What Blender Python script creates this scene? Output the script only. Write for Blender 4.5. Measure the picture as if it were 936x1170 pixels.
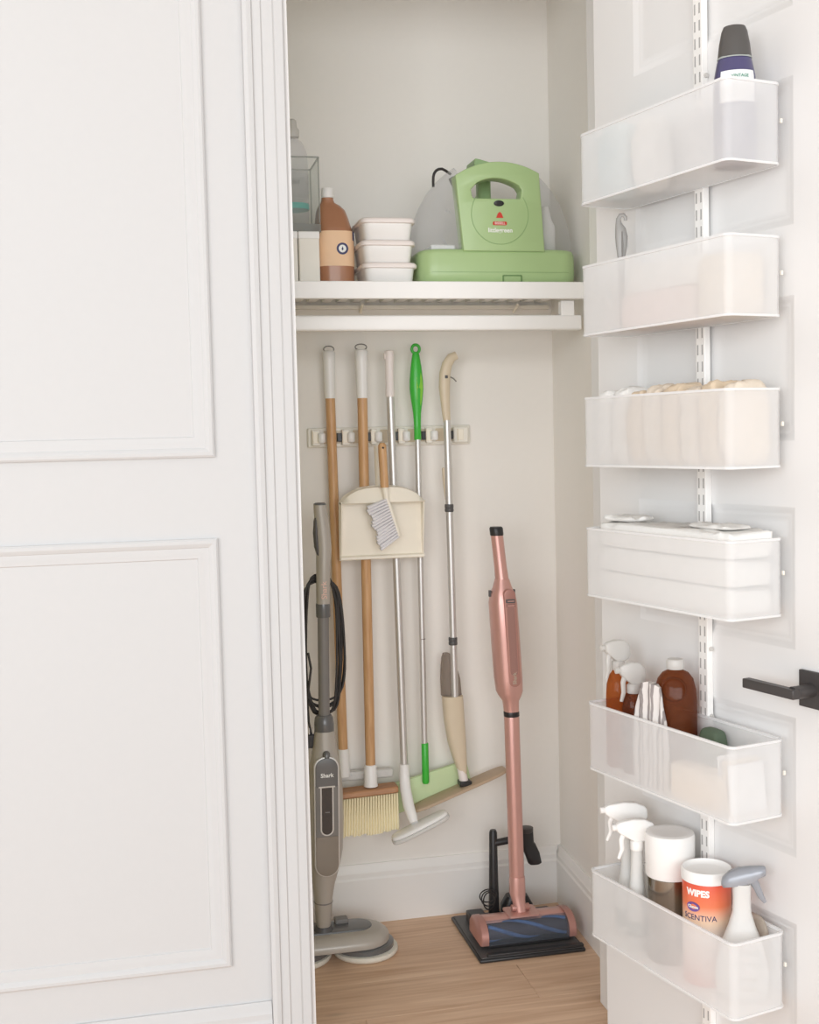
import bpy, bmesh, math, random
from mathutils import Vector, Matrix, noise
random.seed(7)
PI = math.pi
for o in list(bpy.data.objects): bpy.data.objects.remove(o)
scn = bpy.context.scene
COL = scn.collection

# ------------------------------------------------------------------ camera, world, light, exposure
def set_camera(loc, yaw, pitch, roll, fpx):
    y, p, r = map(math.radians, (yaw, pitch, roll))
    f = Vector((math.sin(y)*math.cos(p), math.cos(y)*math.cos(p), -math.sin(p)))
    rt = Vector((math.cos(y), -math.sin(y), 0)); up = rt.cross(f)
    r2 = rt*math.cos(r) - up*math.sin(r); u2 = rt*math.sin(r) + up*math.cos(r)
    cd = bpy.data.cameras.new('camera'); c = bpy.data.objects.new('camera', cd); COL.objects.link(c)
    m = Matrix((r2, u2, -f)).transposed().to_4x4(); m.translation = loc
    c.matrix_world = m
    cd.sensor_fit = 'HORIZONTAL'; cd.sensor_width = 36; cd.lens = fpx/936*36; cd.clip_start = .05
    scn.camera = c
set_camera((0, 0, 1.35), 12.4, 3.55, 1.37, 1400)
scn.view_settings.view_transform = 'Standard'; scn.view_settings.look = 'None'
scn.view_settings.gamma = 1; scn.view_settings.use_curve_mapping = False
scn.view_settings.exposure = 0.0
w = bpy.data.worlds.new('daylight'); scn.world = w; w.use_nodes = True
w.node_tree.nodes['Background'].inputs[0].default_value = (.925, .968, 1.0, 1)
w.node_tree.nodes['Background'].inputs[1].default_value = .64
def area(name, loc, target, sx, sy, power, col):
    l = bpy.data.lights.new(name, 'AREA'); l.shape = 'RECTANGLE'; l.size = sx; l.size_y = sy
    l.energy = power; l.color = col
    o = bpy.data.objects.new(name, l); COL.objects.link(o); o.location = loc
    o.rotation_euler = (Vector(target)-Vector(loc)).to_track_quat('-Z', 'Y').to_euler()
    return o
area('front_fill', (-.35, -3.0, 1.8), (.7, 3.0, 1.15), 5.0, 2.2, 165, (.945, .975, 1))  # added fill behind the camera, pushes light into the closet
area('side_window_daylight', (-2.5, -.8, 1.8), (.95, 3.1, 1.1), 1.8, 1.8, 42, (.945, .975, 1))

# ------------------------------------------------------------------ materials
MATS = {}
def new_mat(name):
    m = bpy.data.materials.new(name); m.use_nodes = True
    nt = m.node_tree; return m, nt, nt.nodes['Principled BSDF']
def s2l(c):
    return tuple(((v/255)/12.92 if v/255 <= .04045 else ((v/255+.055)/1.055)**2.4) for v in c) + (1,)
def mat(name, rgb, rough=.5, metal=0, var=.04, scale=30, bump=0, coat=0, stretch=None, emit=0):
    """principled material, sRGB 0-255 colour, gentle procedural colour variation and relief"""
    m, nt, b = new_mat(name); N = nt.nodes; L = nt.links
    b.inputs['Roughness'].default_value = rough; b.inputs['Metallic'].default_value = metal
    if coat: b.inputs['Coat Weight'].default_value = coat; b.inputs['Coat Roughness'].default_value = .1
    tc = N.new('ShaderNodeTexCoord'); no = N.new('ShaderNodeTexNoise'); no.inputs['Scale'].default_value = scale
    no.inputs['Detail'].default_value = 4
    if stretch:
        mp = N.new('ShaderNodeMapping'); mp.inputs['Scale'].default_value = stretch
        L.new(tc.outputs['Object'], mp.inputs[0]); L.new(mp.outputs[0], no.inputs['Vector'])
    else: L.new(tc.outputs['Object'], no.inputs['Vector'])
    c = s2l(rgb); mx = N.new('ShaderNodeMix'); mx.data_type = 'RGBA'
    mx.inputs['A'].default_value = tuple(max(0, v*(1-var)) for v in c[:3])+(1,)
    mx.inputs['B'].default_value = tuple(min(1, v*(1+var)) for v in c[:3])+(1,)
    L.new(no.outputs['Fac'], mx.inputs['Factor']); L.new(mx.outputs['Result'], b.inputs['Base Color'])
    if bump:
        bp = N.new('ShaderNodeBump'); bp.inputs['Strength'].default_value = bump; bp.inputs['Distance'].default_value = .002
        L.new(no.outputs['Fac'], bp.inputs['Height']); L.new(bp.outputs[0], b.inputs['Normal'])
    MATS[name] = m; return m
def clear_mat(name, rgb, fac, rough=.15, tint=None, trans=.3):
    """thin plastic: part see-through, part scattering surface, some light passing through"""
    m, nt, b = new_mat(name); N = nt.nodes; L = nt.links
    b.inputs['Roughness'].default_value = rough; b.inputs['Base Color'].default_value = s2l(rgb)
    no = N.new('ShaderNodeTexNoise'); no.inputs['Scale'].default_value = 14
    tc = N.new('ShaderNodeTexCoord'); L.new(tc.outputs['Object'], no.inputs['Vector'])
    mr = N.new('ShaderNodeMapRange'); mr.inputs['To Min'].default_value = max(0, fac-.03); mr.inputs['To Max'].default_value = min(1, fac+.03)
    L.new(no.outputs['Fac'], mr.inputs['Value'])
    tl = N.new('ShaderNodeBsdfTranslucent'); tl.inputs['Color'].default_value = s2l(rgb)
    m1 = N.new('ShaderNodeMixShader'); m1.inputs[0].default_value = trans
    L.new(b.outputs[0], m1.inputs[1]); L.new(tl.outputs[0], m1.inputs[2])
    tr = N.new('ShaderNodeBsdfTransparent'); tr.inputs['Color'].default_value = s2l(tint or (255, 255, 255))
    m2 = N.new('ShaderNodeMixShader'); L.new(mr.outputs[0], m2.inputs[0])
    L.new(tr.outputs[0], m2.inputs[1]); L.new(m1.outputs[0], m2.inputs[2])
    L.new(m2.outputs[0], N['Material Output'].inputs['Surface'])
    MATS[name] = m; return m
def wood_mat(name, a, b_, scale=(1, 12, 12), rough=.45, rnd=0.0, freq=5):
    m, nt, b = new_mat(name); N = nt.nodes; L = nt.links
    b.inputs['Roughness'].default_value = rough
    tc = N.new('ShaderNodeTexCoord'); mp = N.new('ShaderNodeMapping'); mp.inputs['Scale'].default_value = scale
    oi = N.new('ShaderNodeObjectInfo'); ad = N.new('ShaderNodeVectorMath'); ad.operation = 'MULTIPLY_ADD'
    L.new(oi.outputs['Random'], ad.inputs[0]); ad.inputs[1].default_value = (17, 9, 5)
    L.new(tc.outputs['Object'], ad.inputs[2]); L.new(ad.outputs[0], mp.inputs[0])
    n1 = N.new('ShaderNodeTexNoise'); n1.inputs['Scale'].default_value = freq; n1.inputs['Detail'].default_value = 8
    n1.inputs['Distortion'].default_value = .6
    L.new(mp.outputs[0], n1.inputs['Vector'])
    cr = N.new('ShaderNodeValToRGB'); cr.color_ramp.elements[0].position = .3; cr.color_ramp.elements[1].position = .72
    cr.color_ramp.elements[0].color = s2l(a); cr.color_ramp.elements[1].color = s2l(b_)
    L.new(n1.outputs['Fac'], cr.inputs[0])
    hs = N.new('ShaderNodeHueSaturation')
    mr = N.new('ShaderNodeMapRange'); mr.inputs['To Min'].default_value = 1-rnd; mr.inputs['To Max'].default_value = 1+rnd
    L.new(oi.outputs['Random'], mr.inputs['Value']); L.new(mr.outputs[0], hs.inputs['Value']); L.new(cr.outputs[0], hs.inputs['Color'])
    if name == 'oak_floor':      # a few knots
        n2 = N.new('ShaderNodeTexVoronoi'); n2.inputs['Scale'].default_value = 1.0
        mp2 = N.new('ShaderNodeMapping'); mp2.inputs['Scale'].default_value = (2.6, 6.5, 1)
        L.new(ad.outputs[0], mp2.inputs[0]); L.new(mp2.outputs[0], n2.inputs['Vector'])
        r2 = N.new('ShaderNodeMapRange'); r2.inputs['From Min'].default_value = .03; r2.inputs['From Max'].default_value = .12
        r2.inputs['To Min'].default_value = .55; r2.inputs['To Max'].default_value = 1
        L.new(n2.outputs['Distance'], r2.inputs['Value'])
        mm = N.new('ShaderNodeMix'); mm.data_type = 'RGBA'; mm.blend_type = 'MULTIPLY'; mm.inputs['Factor'].default_value = 1
        L.new(hs.outputs[0], mm.inputs['A']); L.new(r2.outputs[0], mm.inputs['B']); L.new(mm.outputs['Result'], b.inputs['Base Color'])
    else: L.new(hs.outputs[0], b.inputs['Base Color'])
    bp = N.new('ShaderNodeBump'); bp.inputs['Strength'].default_value = .15; bp.inputs['Distance'].default_value = .002
    L.new(n1.outputs['Fac'], bp.inputs['Height']); L.new(bp.outputs[0], b.inputs['Normal'])
    MATS[name] = m; return m
mat('trim_paint', (236, 235, 234), .4, var=.01, scale=6)
mat('closet_trim', (247, 244, 240), .4, var=.01, scale=6)
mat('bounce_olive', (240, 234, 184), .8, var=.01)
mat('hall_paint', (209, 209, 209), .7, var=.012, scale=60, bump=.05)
mat('closet_paint', (248, 244, 238), .75, var=.012, scale=60, bump=.05)
mat('ceiling_paint', (244, 242, 238), .8, var=.01)
wood_mat('oak_floor', (208, 169, 138), (236, 203, 174), (1.0, 17, 17), .5, .05, 3.4)
wood_mat('bamboo', (198, 150, 104), (222, 178, 130), (22, 22, 2.2), .4)
wood_mat('brown_wood', (168, 120, 84), (196, 146, 106), (3, 22, 22), .5)
mat('white_plastic', (248, 246, 243), .35, var=.015)
mat('warm_white_plastic', (244, 239, 228), .4, var=.02)
mat('cream_plastic', (252, 244, 228), .42, var=.02)
mat('pink_white', (246, 236, 231), .4, var=.015)
mat('beige_plastic', (224, 208, 182), .4, var=.03)
mat('tan_plastic', (194, 170, 144), .45, var=.05)
mat('aluminium', (222, 220, 218), .42, .75, var=.03, scale=80)
mat('steel', (150, 142, 132), .2, 1, var=.25, scale=14, stretch=(14, 14, .4))
mat('dark_grey', (90, 88, 88), .45, var=.06)
mat('mid_grey', (132, 128, 124), .4, var=.05)
mat('black_plastic', (46, 45, 46), .38, var=.1)
mat('black_metal', (74, 70, 69), .42, .2, var=.08)
mat('cord_black', (56, 52, 50), .5, var=.1)
mat('taupe_plastic', (184, 177, 167), .34, .1, var=.03, coat=.2)
mat('tank_smoke', (142, 133, 122), .2, var=.05, coat=.5)
mat('panel_grey', (108, 108, 108), .3, .1, var=.05, coat=.3)
mat('screen_black', (26, 22, 22), .12, var=.1, coat=.8)
mat('silver_plastic', (214, 211, 206), .3, .3, var=.03)
mat('rose_gold', (218, 168, 158), .32, .4, var=.02, coat=.25)
mat('rose_gold_dark', (190, 140, 130), .36, .35, var=.03)
mat('rose_panel', (186, 142, 133), .18, .3, var=.03, coat=.6)
mat('brush_blue', (84, 116, 164), .7, var=.3, scale=90)
mat('brush_dark', (74, 68, 80), .7, var=.3, scale=90)
mat('machine_green', (172, 198, 142), .38, var=.02, coat=.15)
mat('machine_green_dark', (150, 180, 126), .42, var=.03)
mat('bright_green', (64, 190, 62), .38, var=.05, coat=.2)
mat('lime_grip', (140, 208, 66), .5, var=.05)
mat('pale_green', (212, 230, 182), .55, var=.04)
mat('bristle_yellow', (252, 238, 200), .8, var=.06, scale=120)
mat('bristle_grey', (234, 231, 233), .8, var=.05, scale=120)
mat('pad_white', (236, 230, 216), .95, var=.06, scale=220, bump=.5)
mat('mop_pad', (222, 220, 216), .95, var=.06, scale=220, bump=.5)
mat('cap_charcoal', (84, 81, 79), .42, var=.06)
mat('navy_plastic', (76, 72, 112), .3, var=.05, coat=.3)
mat('paper_label', (238, 238, 238), .6, var=.01)
mat('ink_green', (92, 160, 134), .6); mat('ink_red', (206, 62, 44), .5); mat('ink_white', (246, 246, 242), .5)
mat('ink_navy', (62, 62, 104), .5); mat('ink_grey', (168, 174, 170), .6); mat('ink_pink', (232, 196, 180), .5)
mat('ink_purple', (116, 84, 150), .5); mat('ink_taupe', (196, 178, 160), .5); mat('ink_line', (104, 138, 84), .5)
mat('jug_brown', (176, 124, 92), .35, var=.05, coat=.3)
mat('label_peach', (246, 208, 170), .6, var=.05, scale=40)
mat('grey_trigger', (160, 163, 170), .3, .2, var=.03)
mat('hook_grey', (158, 155, 151), .4, .1, var=.05)
mat('slot_grey', (176, 174, 172), .6, var=.05)
mat('dark_slot', (60, 52, 46), .7, var=.1)
mat('cloth_white', (240, 238, 234), .95, var=.05, scale=160, bump=.5)
mat('cloth_tan', (222, 202, 176), .95, var=.08, scale=160, bump=.5)
mat('cloth_beige', (232, 218, 200), .95, var=.07, scale=160, bump=.5)
mat('pack_cream', (240, 222, 200), .8, var=.03)
mat('pink_soft', (236, 214, 206), .8, var=.03)
mat('blue_soft', (206, 226, 230), .7, var=.04)
mat('teal', (88, 190, 180), .4, var=.05)
mat('moss', (88, 104, 84), .7, var=.1)
frost = clear_mat('frosted_plastic', (255, 255, 255), .46, .6, trans=.25)
clear_mat('frosted_rim', (255, 255, 255), .9, .5, trans=.25)
clear_mat('clear_acrylic', (236, 238, 236), .09, .06, (250, 251, 250), .3)
clear_mat('acrylic_edge', (206, 207, 204), .42, .1, (236, 238, 236), .4)
clear_mat('tank_clear', (255, 255, 255), .24, .12, (252, 252, 255), .45)
clear_mat('tank_window', (190, 196, 204), .10, .05, (238, 240, 244), .2)
clear_mat('spray_tank', (186, 176, 168), .5, .15, (214, 206, 198), .35)
clear_mat('amber', (176, 100, 52), .42, .06, (236, 180, 130), .45)
clear_mat('dark_amber', (136, 82, 54), .5, .06, (214, 158, 118), .4)
clear_mat('bag_film', (206, 192, 176), .55, .2, None, .3)
clear_mat('pale_cap', (236, 234, 230), .8, .3, None, .3)
clear_mat('milky', (246, 245, 242), .94, .3, None, .25)
def stripe_cloth():
    m, nt, b = new_mat('striped_cloth'); N = nt.nodes; L = nt.links
    tc = N.new('ShaderNodeTexCoord'); wv = N.new('ShaderNodeTexWave'); wv.inputs['Scale'].default_value = 26
    wv.inputs['Distortion'].default_value = 3; wv.inputs['Detail'].default_value = 2
    L.new(tc.outputs['Object'], wv.inputs['Vector'])
    cr = N.new('ShaderNodeValToRGB'); cr.color_ramp.elements[0].position = .12; cr.color_ramp.elements[1].position = .3
    cr.color_ramp.elements[0].color = s2l((150, 142, 140)); cr.color_ramp.elements[1].color = s2l((222, 216, 212))
    L.new(wv.outputs['Fac'], cr.inputs[0]); L.new(cr.outputs[0], b.inputs['Base Color']); b.inputs['Roughness'].default_value = .95
    MATS['striped_cloth'] = m
stripe_cloth()
def wipes_label():
    m, nt, b = new_mat('wipes_label'); N = nt.nodes; L = nt.links
    tc = N.new('ShaderNodeTexCoord'); sp = N.new('ShaderNodeSeparateXYZ'); L.new(tc.outputs['Object'], sp.inputs[0])
    mr = N.new('ShaderNodeMapRange'); mr.inputs['From Min'].default_value = 0; mr.inputs['From Max'].default_value = .19
    L.new(sp.outputs['Z'], mr.inputs['Value'])
    cr = N.new('ShaderNodeValToRGB'); e = cr.color_ramp.elements
    e[0].position = 0; e[0].color = s2l((238, 150, 130)); e[1].position = 1; e[1].color = s2l((226, 92, 66))
    for p, c in ((.16, (240, 196, 184)), (.5, (243, 232, 224)), (.64, (244, 214, 186)), (.8, (236, 128, 88))):
        x = e.new(p); x.color = s2l(c)
    L.new(mr.outputs[0], cr.inputs[0]); L.new(cr.outputs[0], b.inputs['Base Color']); b.inputs['Roughness'].default_value = .3
    MATS['wipes_label'] = m
wipes_label()

# ------------------------------------------------------------------ mesh helpers
class MB:
    def __init__(s): s.v = []; s.f = []
    def add(s, vs, fs):
        n = len(s.v); s.v += [tuple(v) for v in vs]; s.f += [tuple(i+n for i in f) for f in fs]; return s
    def box(s, x0, x1, y0, y1, z0, z1):
        return s.add([(x0,y0,z0),(x1,y0,z0),(x1,y1,z0),(x0,y1,z0),(x0,y0,z1),(x1,y0,z1),(x1,y1,z1),(x0,y1,z1)],
                     [(0,3,2,1),(4,5,6,7),(0,1,5,4),(1,2,6,5),(2,3,7,6),(3,0,4,7)])
    def loft(s, rings, cap=True, closed=False):
        n = len(rings[0]); vs = [p for r in rings for p in r]; fs = []
        m = len(rings)
        for i in range(m if closed else m-1):
            for j in range(n):
                a, b = i*n+j, i*n+(j+1) % n; c, d = ((i+1) % m)*n+(j+1) % n, ((i+1) % m)*n+j
                fs.append((a, b, c, d))
        if cap and not closed:
            fs.append(tuple(range(n-1, -1, -1))); fs.append(tuple((m-1)*n+j for j in range(n)))
        return s.add(vs, fs)
    def lathe(s, prof, seg=28, c=(0, 0, 0), sx=1, sy=1, cap=True):
        rings = [[(c[0]+r*sx*math.cos(2*PI*j/seg), c[1]+r*sy*math.sin(2*PI*j/seg), c[2]+z) for j in range(seg)] for r, z in prof]
        return s.loft(rings, cap)
    def tube(s, pts, r, seg=10, flat=1.0, closed=False):
        pts = [Vector(p) for p in pts]; n = len(pts); rings = []
        up = None
        for i, p in enumerate(pts):
            t = (pts[(i+1) % n]-pts[i-1]) if closed else (pts[min(i+1, n-1)]-pts[max(i-1, 0)])
            t.normalize()
            if up is None:
                up = Vector((0, 1, 0)) if abs(t.y) < .9 else Vector((1, 0, 0))
            a = t.cross(up).normalized(); up = a.cross(t).normalized()
            rr = r[i] if isinstance(r, (list, tuple)) else r
            rings.append([tuple(p + a*(rr*math.cos(2*PI*j/seg)) + up*(rr*flat*math.sin(2*PI*j/seg))) for j in range(seg)])
        return s.loft(rings, True, closed)
    def prism(s, poly, lo, hi, axis='y'):
        def m(p, h): return {'y': (p[0], h, p[1]), 'z': (p[0], p[1], h), 'x': (h, p[0], p[1])}[axis]
        return s.loft([[m(p, lo) for p in poly], [m(p, hi) for p in poly]])
    def xf(s, M):
        s.v = [tuple(M @ Vector(v)) for v in s.v]; return s
    def build(s, name, material, parent=None, bevel=0, smooth=35, seg=2, loc=None):
        me = bpy.data.meshes.new(name); me.from_pydata(s.v, [], s.f)
        bm = bmesh.new(); bm.from_mesh(me); bmesh.ops.recalc_face_normals(bm, faces=bm.faces); bm.to_mesh(me); bm.free()
        return obj(name, me, material, parent, bevel, smooth, seg, loc)
def obj(name, me, material, parent=None, bevel=0, smooth=35, seg=2, loc=None):
    me.materials.clear(); me.materials.append(MATS[material] if isinstance(material, str) else material)
    me.shade_smooth(); me.set_sharp_from_angle(angle=math.radians(smooth))
    o = bpy.data.objects.new(name, me); COL.objects.link(o)
    if parent: o.parent = parent
    if loc: o.location = loc
    if bevel:
        b = o.modifiers.new('bevel', 'BEVEL'); b.width = bevel; b.segments = seg; b.limit_method = 'ANGLE'; b.angle_limit = math.radians(40)
        b.harden_normals = False
    return o
def tag(o, label, cat, group=None, kind=None):
    o['label'] = label; o['category'] = cat
    if group: o['group'] = group
    if kind: o['kind'] = kind
    return o
def thing(name, label, cat, loc=(0, 0, 0), rotz=0, group=None, kind=None, rot=None):
    o = bpy.data.objects.new(name, None); COL.objects.link(o); o.empty_display_size = .05
    o.location = loc; o.rotation_euler = rot or (0, 0, rotz)
    return tag(o, label, cat, group, kind)
def superring(cx, cy, z, hx, hy, n=32, e=2.0):
    out = []
    for j in range(n):
        a = 2*PI*j/n; c, s_ = math.cos(a), math.sin(a)
        out.append((cx+hx*math.copysign(abs(c)**(2/e), c), cy+hy*math.copysign(abs(s_)**(2/e), s_), z))
    return out
def rrect(x0, x1, y0, y1, r, n=5):
    pts = []
    for cx, cy, a0 in ((x1-r, y1-r, 0), (x0+r, y1-r, 90), (x0+r, y0+r, 180), (x1-r, y0+r, 270)):
        for k in range(n+1):
            a = math.radians(a0+90*k/n); pts.append((cx+r*math.cos(a), cy+r*math.sin(a)))
    return pts
def rect_ring(mb, x0, x1, z0, z1, prof, y=0, fill=True):
    """frame moulding: loft rectangles by (inset, proud); proud is towards -y"""
    rings = [[(x0+i, y-d, z0+i), (x1-i, y-d, z0+i), (x1-i, y-d, z1-i), (x0+i, y-d, z1-i)] for i, d in prof]
    n = len(mb.v); mb.loft(rings, cap=False)
    if fill: k = n+4*(len(rings)-1); mb.f.append((k, k+1, k+2, k+3))
    return mb
def plate(name, outer, holes, y0, y1, material, parent, bevel=0, loc=None):
    """a flat shape in the XZ plane with holes, between y0 and y1"""
    cu = bpy.data.curves.new(name, 'CURVE'); cu.dimensions = '2D'; cu.fill_mode = 'BOTH'
    for poly in [outer]+list(holes):
        sp = cu.splines.new('POLY'); sp.points.add(len(poly)-1); sp.use_cyclic_u = True
        for p, q in zip(sp.points, poly): p.co = (q[0], q[1], 0, 1)
    cu.extrude = (y1-y0)/2; cu.bevel_depth = bevel; cu.bevel_resolution = 2
    t = bpy.data.objects.new('tmp', cu); COL.objects.link(t); dg = bpy.context.evaluated_depsgraph_get(); dg.update()
    me = bpy.data.meshes.new_from_object(t.evaluated_get(dg)); bpy.data.objects.remove(t)
    me.name = name; ym = (y0+y1)/2
    for v in me.vertices: x, y, z = v.co; v.co = (x, ym-z, y)
    bm = bmesh.new(); bm.from_mesh(me); bmesh.ops.remove_doubles(bm, verts=bm.verts, dist=1e-6)
    bmesh.ops.recalc_face_normals(bm, faces=bm.faces); bm.to_mesh(me); bm.free()
    return obj(name, me, material, parent, loc=loc)
def text(body, size, material, parent, loc, R=None, rotz=0, vertical=False, name='lettering', ext=.0003, bold=0, roll=0):
    cu = bpy.data.curves.new(name, 'FONT'); cu.body = body; cu.size = size; cu.align_x = 'CENTER'; cu.align_y = 'CENTER'
    cu.extrude = ext; cu.offset = bold; cu.resolution_u = 3
    t = bpy.data.objects.new('tmp', cu); COL.objects.link(t); dg = bpy.context.evaluated_depsgraph_get(); dg.update()
    me = bpy.data.meshes.new_from_object(t.evaluated_get(dg)); bpy.data.objects.remove(t); me.name = name
    for v in me.vertices:
        x, y, z = v.co
        if vertical: x, y = -y, x
        if roll: x, y = x*math.cos(roll)-y*math.sin(roll), x*math.sin(roll)+y*math.cos(roll)
        if R: v.co = ((R+z)*math.sin(x/R), -(R+z)*math.cos(x/R), y)
        else: v.co = (x, -z, y)
    o = obj(name, me, material, parent); o.location = loc; o.rotation_euler = (0, 0, rotz); return o
def rotz_pt(p, a): return (p[0]*math.cos(a)-p[1]*math.sin(a), p[0]*math.sin(a)+p[1]*math.cos(a), p[2])

# ------------------------------------------------------------------ the setting
CEIL = 2.75; YB = 3.30; HEAD = 2.46
fl = thing('floor', 'oak plank floor running through the closet doorway', 'floor', kind='structure')
MB().box(-2.6, 3.0, -2.5, YB+.1, -.05, -.013).build('subfloor', 'brown_wood', fl)
PWID = .19; row = 0; y = YB
while y > -2.4:
    x = -2.6 + random.random()*-1.2; y0 = y-PWID
    while x < 3.0:
        ln = random.uniform(1.3, 2.1); a, b = max(x, -2.6), min(x+ln, 3.0)
        if b-a > .05:
            MB().box(-(b-a)/2+.0003, (b-a)/2-.0003, .0002, PWID-.0002, -.012, 0).build('plank', 'oak_floor', fl, bevel=.0004, seg=1, loc=((a+b)/2, y0, 0))
        x += ln
    y = y0
tag(MB().box(.05, 1.25, YB, YB+.1, 0, CEIL).build('wall_back', 'closet_paint'), 'pale cream back wall of the closet', 'wall', kind='structure')
wr = MB().prism([(1.148, YB), (1.25, YB), (1.25, 2.66), (1.113, 2.66)], 0, CEIL, 'z').build('wall_right', 'closet_paint')
tag(wr, 'pale cream right side wall of the closet', 'wall', kind='structure')
tag(MB().box(.05, .12, 2.66, YB, 0, CEIL).build('wall_left', 'bounce_olive'), 'left side wall of the closet, unseen behind the doorway casing, olive tint added to bounce light', 'wall', kind='structure')  # unseen wall, olive added so its bounce tints the back wall
tag(MB().box(-2.6, 3.0, .6, YB+.1, CEIL, CEIL+.08).build('ceiling', 'ceiling_paint'), 'plain white ceiling above closet and hallway', 'ceiling', kind='structure')
# hallway wall with the doorway (camera side face at y 2.515)
wf = thing('wall_front', 'white hallway wall with picture frame moulding left of the closet', 'wall', kind='structure')
MB().box(-2.6, .305, 2.515, 2.66, 0, CEIL).box(1.034, 3.0, 2.515, 2.66, 0, CEIL).box(.305, 1.034, 2.515, 2.66, HEAD+.012, CEIL).build('wall_body', 'hall_paint', wf)
MP = [(0, 0), (0, .008), (.004, .011), (.010, .0115), (.016, .009), (.019, .006), (.027, .0058), (.033, .0038), (.040, .0026), (.042, 0)]
rect_ring(MB(), -.75, .151, 1.317, 2.62, MP, 2.515, False).build('panel_moulding', 'hall_paint', wf, smooth=25)
rect_ring(MB(), -.75, .151, .259, 1.152, MP, 2.515, False).build('panel_moulding', 'hall_paint', wf, smooth=25)
def base_prof(h, t): return [(0, 0), (t, 0), (t, h-.042), (t-.003, h-.036), (t-.003, h-.024), (t-.007, h-.016), (t-.008, h-.006), (t-.011, h), (0, h)]
def base_run(name, p, q, nrm, label, h=.165, t=.016):
    p, q, nrm = Vector(p+(0,)), Vector(q+(0,)), Vector(nrm+(0,)).normalized()
    rings = [[tuple(e+nrm*a+Vector((0, 0, z))) for a, z in base_prof(h, t)] for e in (p, q)]
    tag(MB().loft(rings).build(name, 'hall_paint' if name.endswith('front') else 'closet_trim', smooth=25), label, 'baseboard', kind='structure')
base_run('baseboard_back', (.12, YB), (1.132, YB), (0, -1), 'white moulded baseboard along the closet back wall')
base_run('baseboard_right', (1.147, YB), (1.114, 2.67), (-.998, -.055), 'white moulded baseboard along the closet right wall')
base_run('baseboard_front', (-2.6, 2.515), (.231, 2.515), (0, -1), 'white baseboard along the hallway wall below the moulding', .175)
# casing and jamb: profile in plan extruded up
CP = [(.232, 2.515), (.232, 2.489), (.240, 2.487), (.249, 2.489), (.252, 2.495), (.268, 2.4945), (.271, 2.498), (.292, 2.4985), (.296, 2.501), (.313, 2.5025), (.317, 2.507), (.317, 2.515)]
tag(MB().prism(CP, 0, HEAD+.08, 'z').build('trim_1', 'hall_paint', smooth=20), 'white stepped door casing on the left of the closet opening', 'casing', kind='structure')
CPR = [(1.339-x, y_) for x, y_ in CP]
tag(MB().prism([(x+.012, y_) for x, y_ in CPR], 0, HEAD+.08, 'z').build('trim_2', 'trim_paint', smooth=20), 'white door casing behind the open closet door', 'casing', kind='structure')
tag(MB().box(.305, .324, 2.515, 2.668, 0, HEAD).build('trim_3', 'trim_paint'), 'white left door jamb facing into the opening', 'jamb', kind='structure')
tag(MB().box(1.021, 1.034, 2.515, 2.668, 0, HEAD).build('trim_4', 'trim_paint', bevel=.002), 'white hinge side door jamb at the right of the opening', 'jamb', kind='structure')
tag(MB().box(.305, 1.034, 2.515, 2.668, HEAD, HEAD+.012).build('trim_5', 'trim_paint'), 'white head jamb across the top of the opening', 'jamb', kind='structure')

# ------------------------------------------------------------------ the open door (local x runs out along the leaf, y into the leaf)
DROT = math.radians(-76.3); HX, HY = .974, 2.501
dx, dy = math.cos(DROT), math.sin(DROT)
def D(s, o, z): return (HX + s*dx + o*dy, HY + s*dy - o*dx, z)     # o = distance out from the door face
door = thing('door_1', 'open white six panel closet door carrying the basket rack', 'door', D(0, 0, 0), DROT, kind='structure')
PZ = [(.175+.3715*k, .175+.3715*k+.251) for k in range(6)]
PZ = [(1.35+.965*(a-1.35), 1.35+.965*(b-1.35)) for a, b in [(.17, .435), (.56, .82), (.945, 1.205), (1.325, 1.585), (1.71, 1.97), (2.09, 2.355)]]
mb = MB(); mb.box(0, .137, 0, .035, .01, 2.445); mb.box(.584, .70, 0, .035, .01, 2.445)
edges = [.01]+[v for p in PZ for v in p]+[2.445]
for k in range(0, len(edges), 2): mb.box(.137, .584, 0, .035, edges[k], edges[k+1])
mb.build('leaf', 'trim_paint', door)
for a, b in PZ:
    p = MB().box(.137, .584, .0068, .028, a, b); rect_ring(p, .137, .584, a, b, [(0, 0), (.004, -.0012), (.010, -.0045), (.016, -.005), (.019, -.0062), (.030, -.0062)], 0)
    p.build('panel', 'trim_paint', door, smooth=25)
for hz in (.25, 1.25, 2.2):
    MB().tube([(-.004, .03, hz-.045), (-.004, .03, hz+.045)], .006, 10).build('hinge', 'silver_plastic', door)
lh = MB().box(.599, .660, -.008, 0, .865, .929).build('lever_handle', 'black_metal', door, bevel=.0015)
MB().tube([(.630, -.006, .897), (.630, -.052, .897)], .0115, 18).build('spindle', 'black_metal', lh)
MB().box(.516, .642, -.062, -.045, .888, .905).build('lever', 'black_metal', lh, bevel=.002)

# wall-mounted slotted standard on the door
rail = thing('door_rack_rail', 'white slotted vertical rail screwed to the open door', 'rail', D(.352, 0, 0), DROT)
MB().box(-.013, .013, -.014, 0, .12, 2.40).build('channel', 'white_plastic', rail, bevel=.0015)
sl = MB()
z = .135
while z < 2.39:
    for x in (-.0065, .0065): sl.box(x-.0017, x+.0017, -.0145, -.013, z, z+.019)
    z += .0315
so = sl.build('slots', 'slot_grey', rail); so['kind'] = 'stuff'
for z in (2.005, 1.17, .93, .80):
    MB().tube([(.013, -.006, z), (.0165, -.006, z)], .0045, 10).build('screw', 'silver_plastic', rail)

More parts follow.
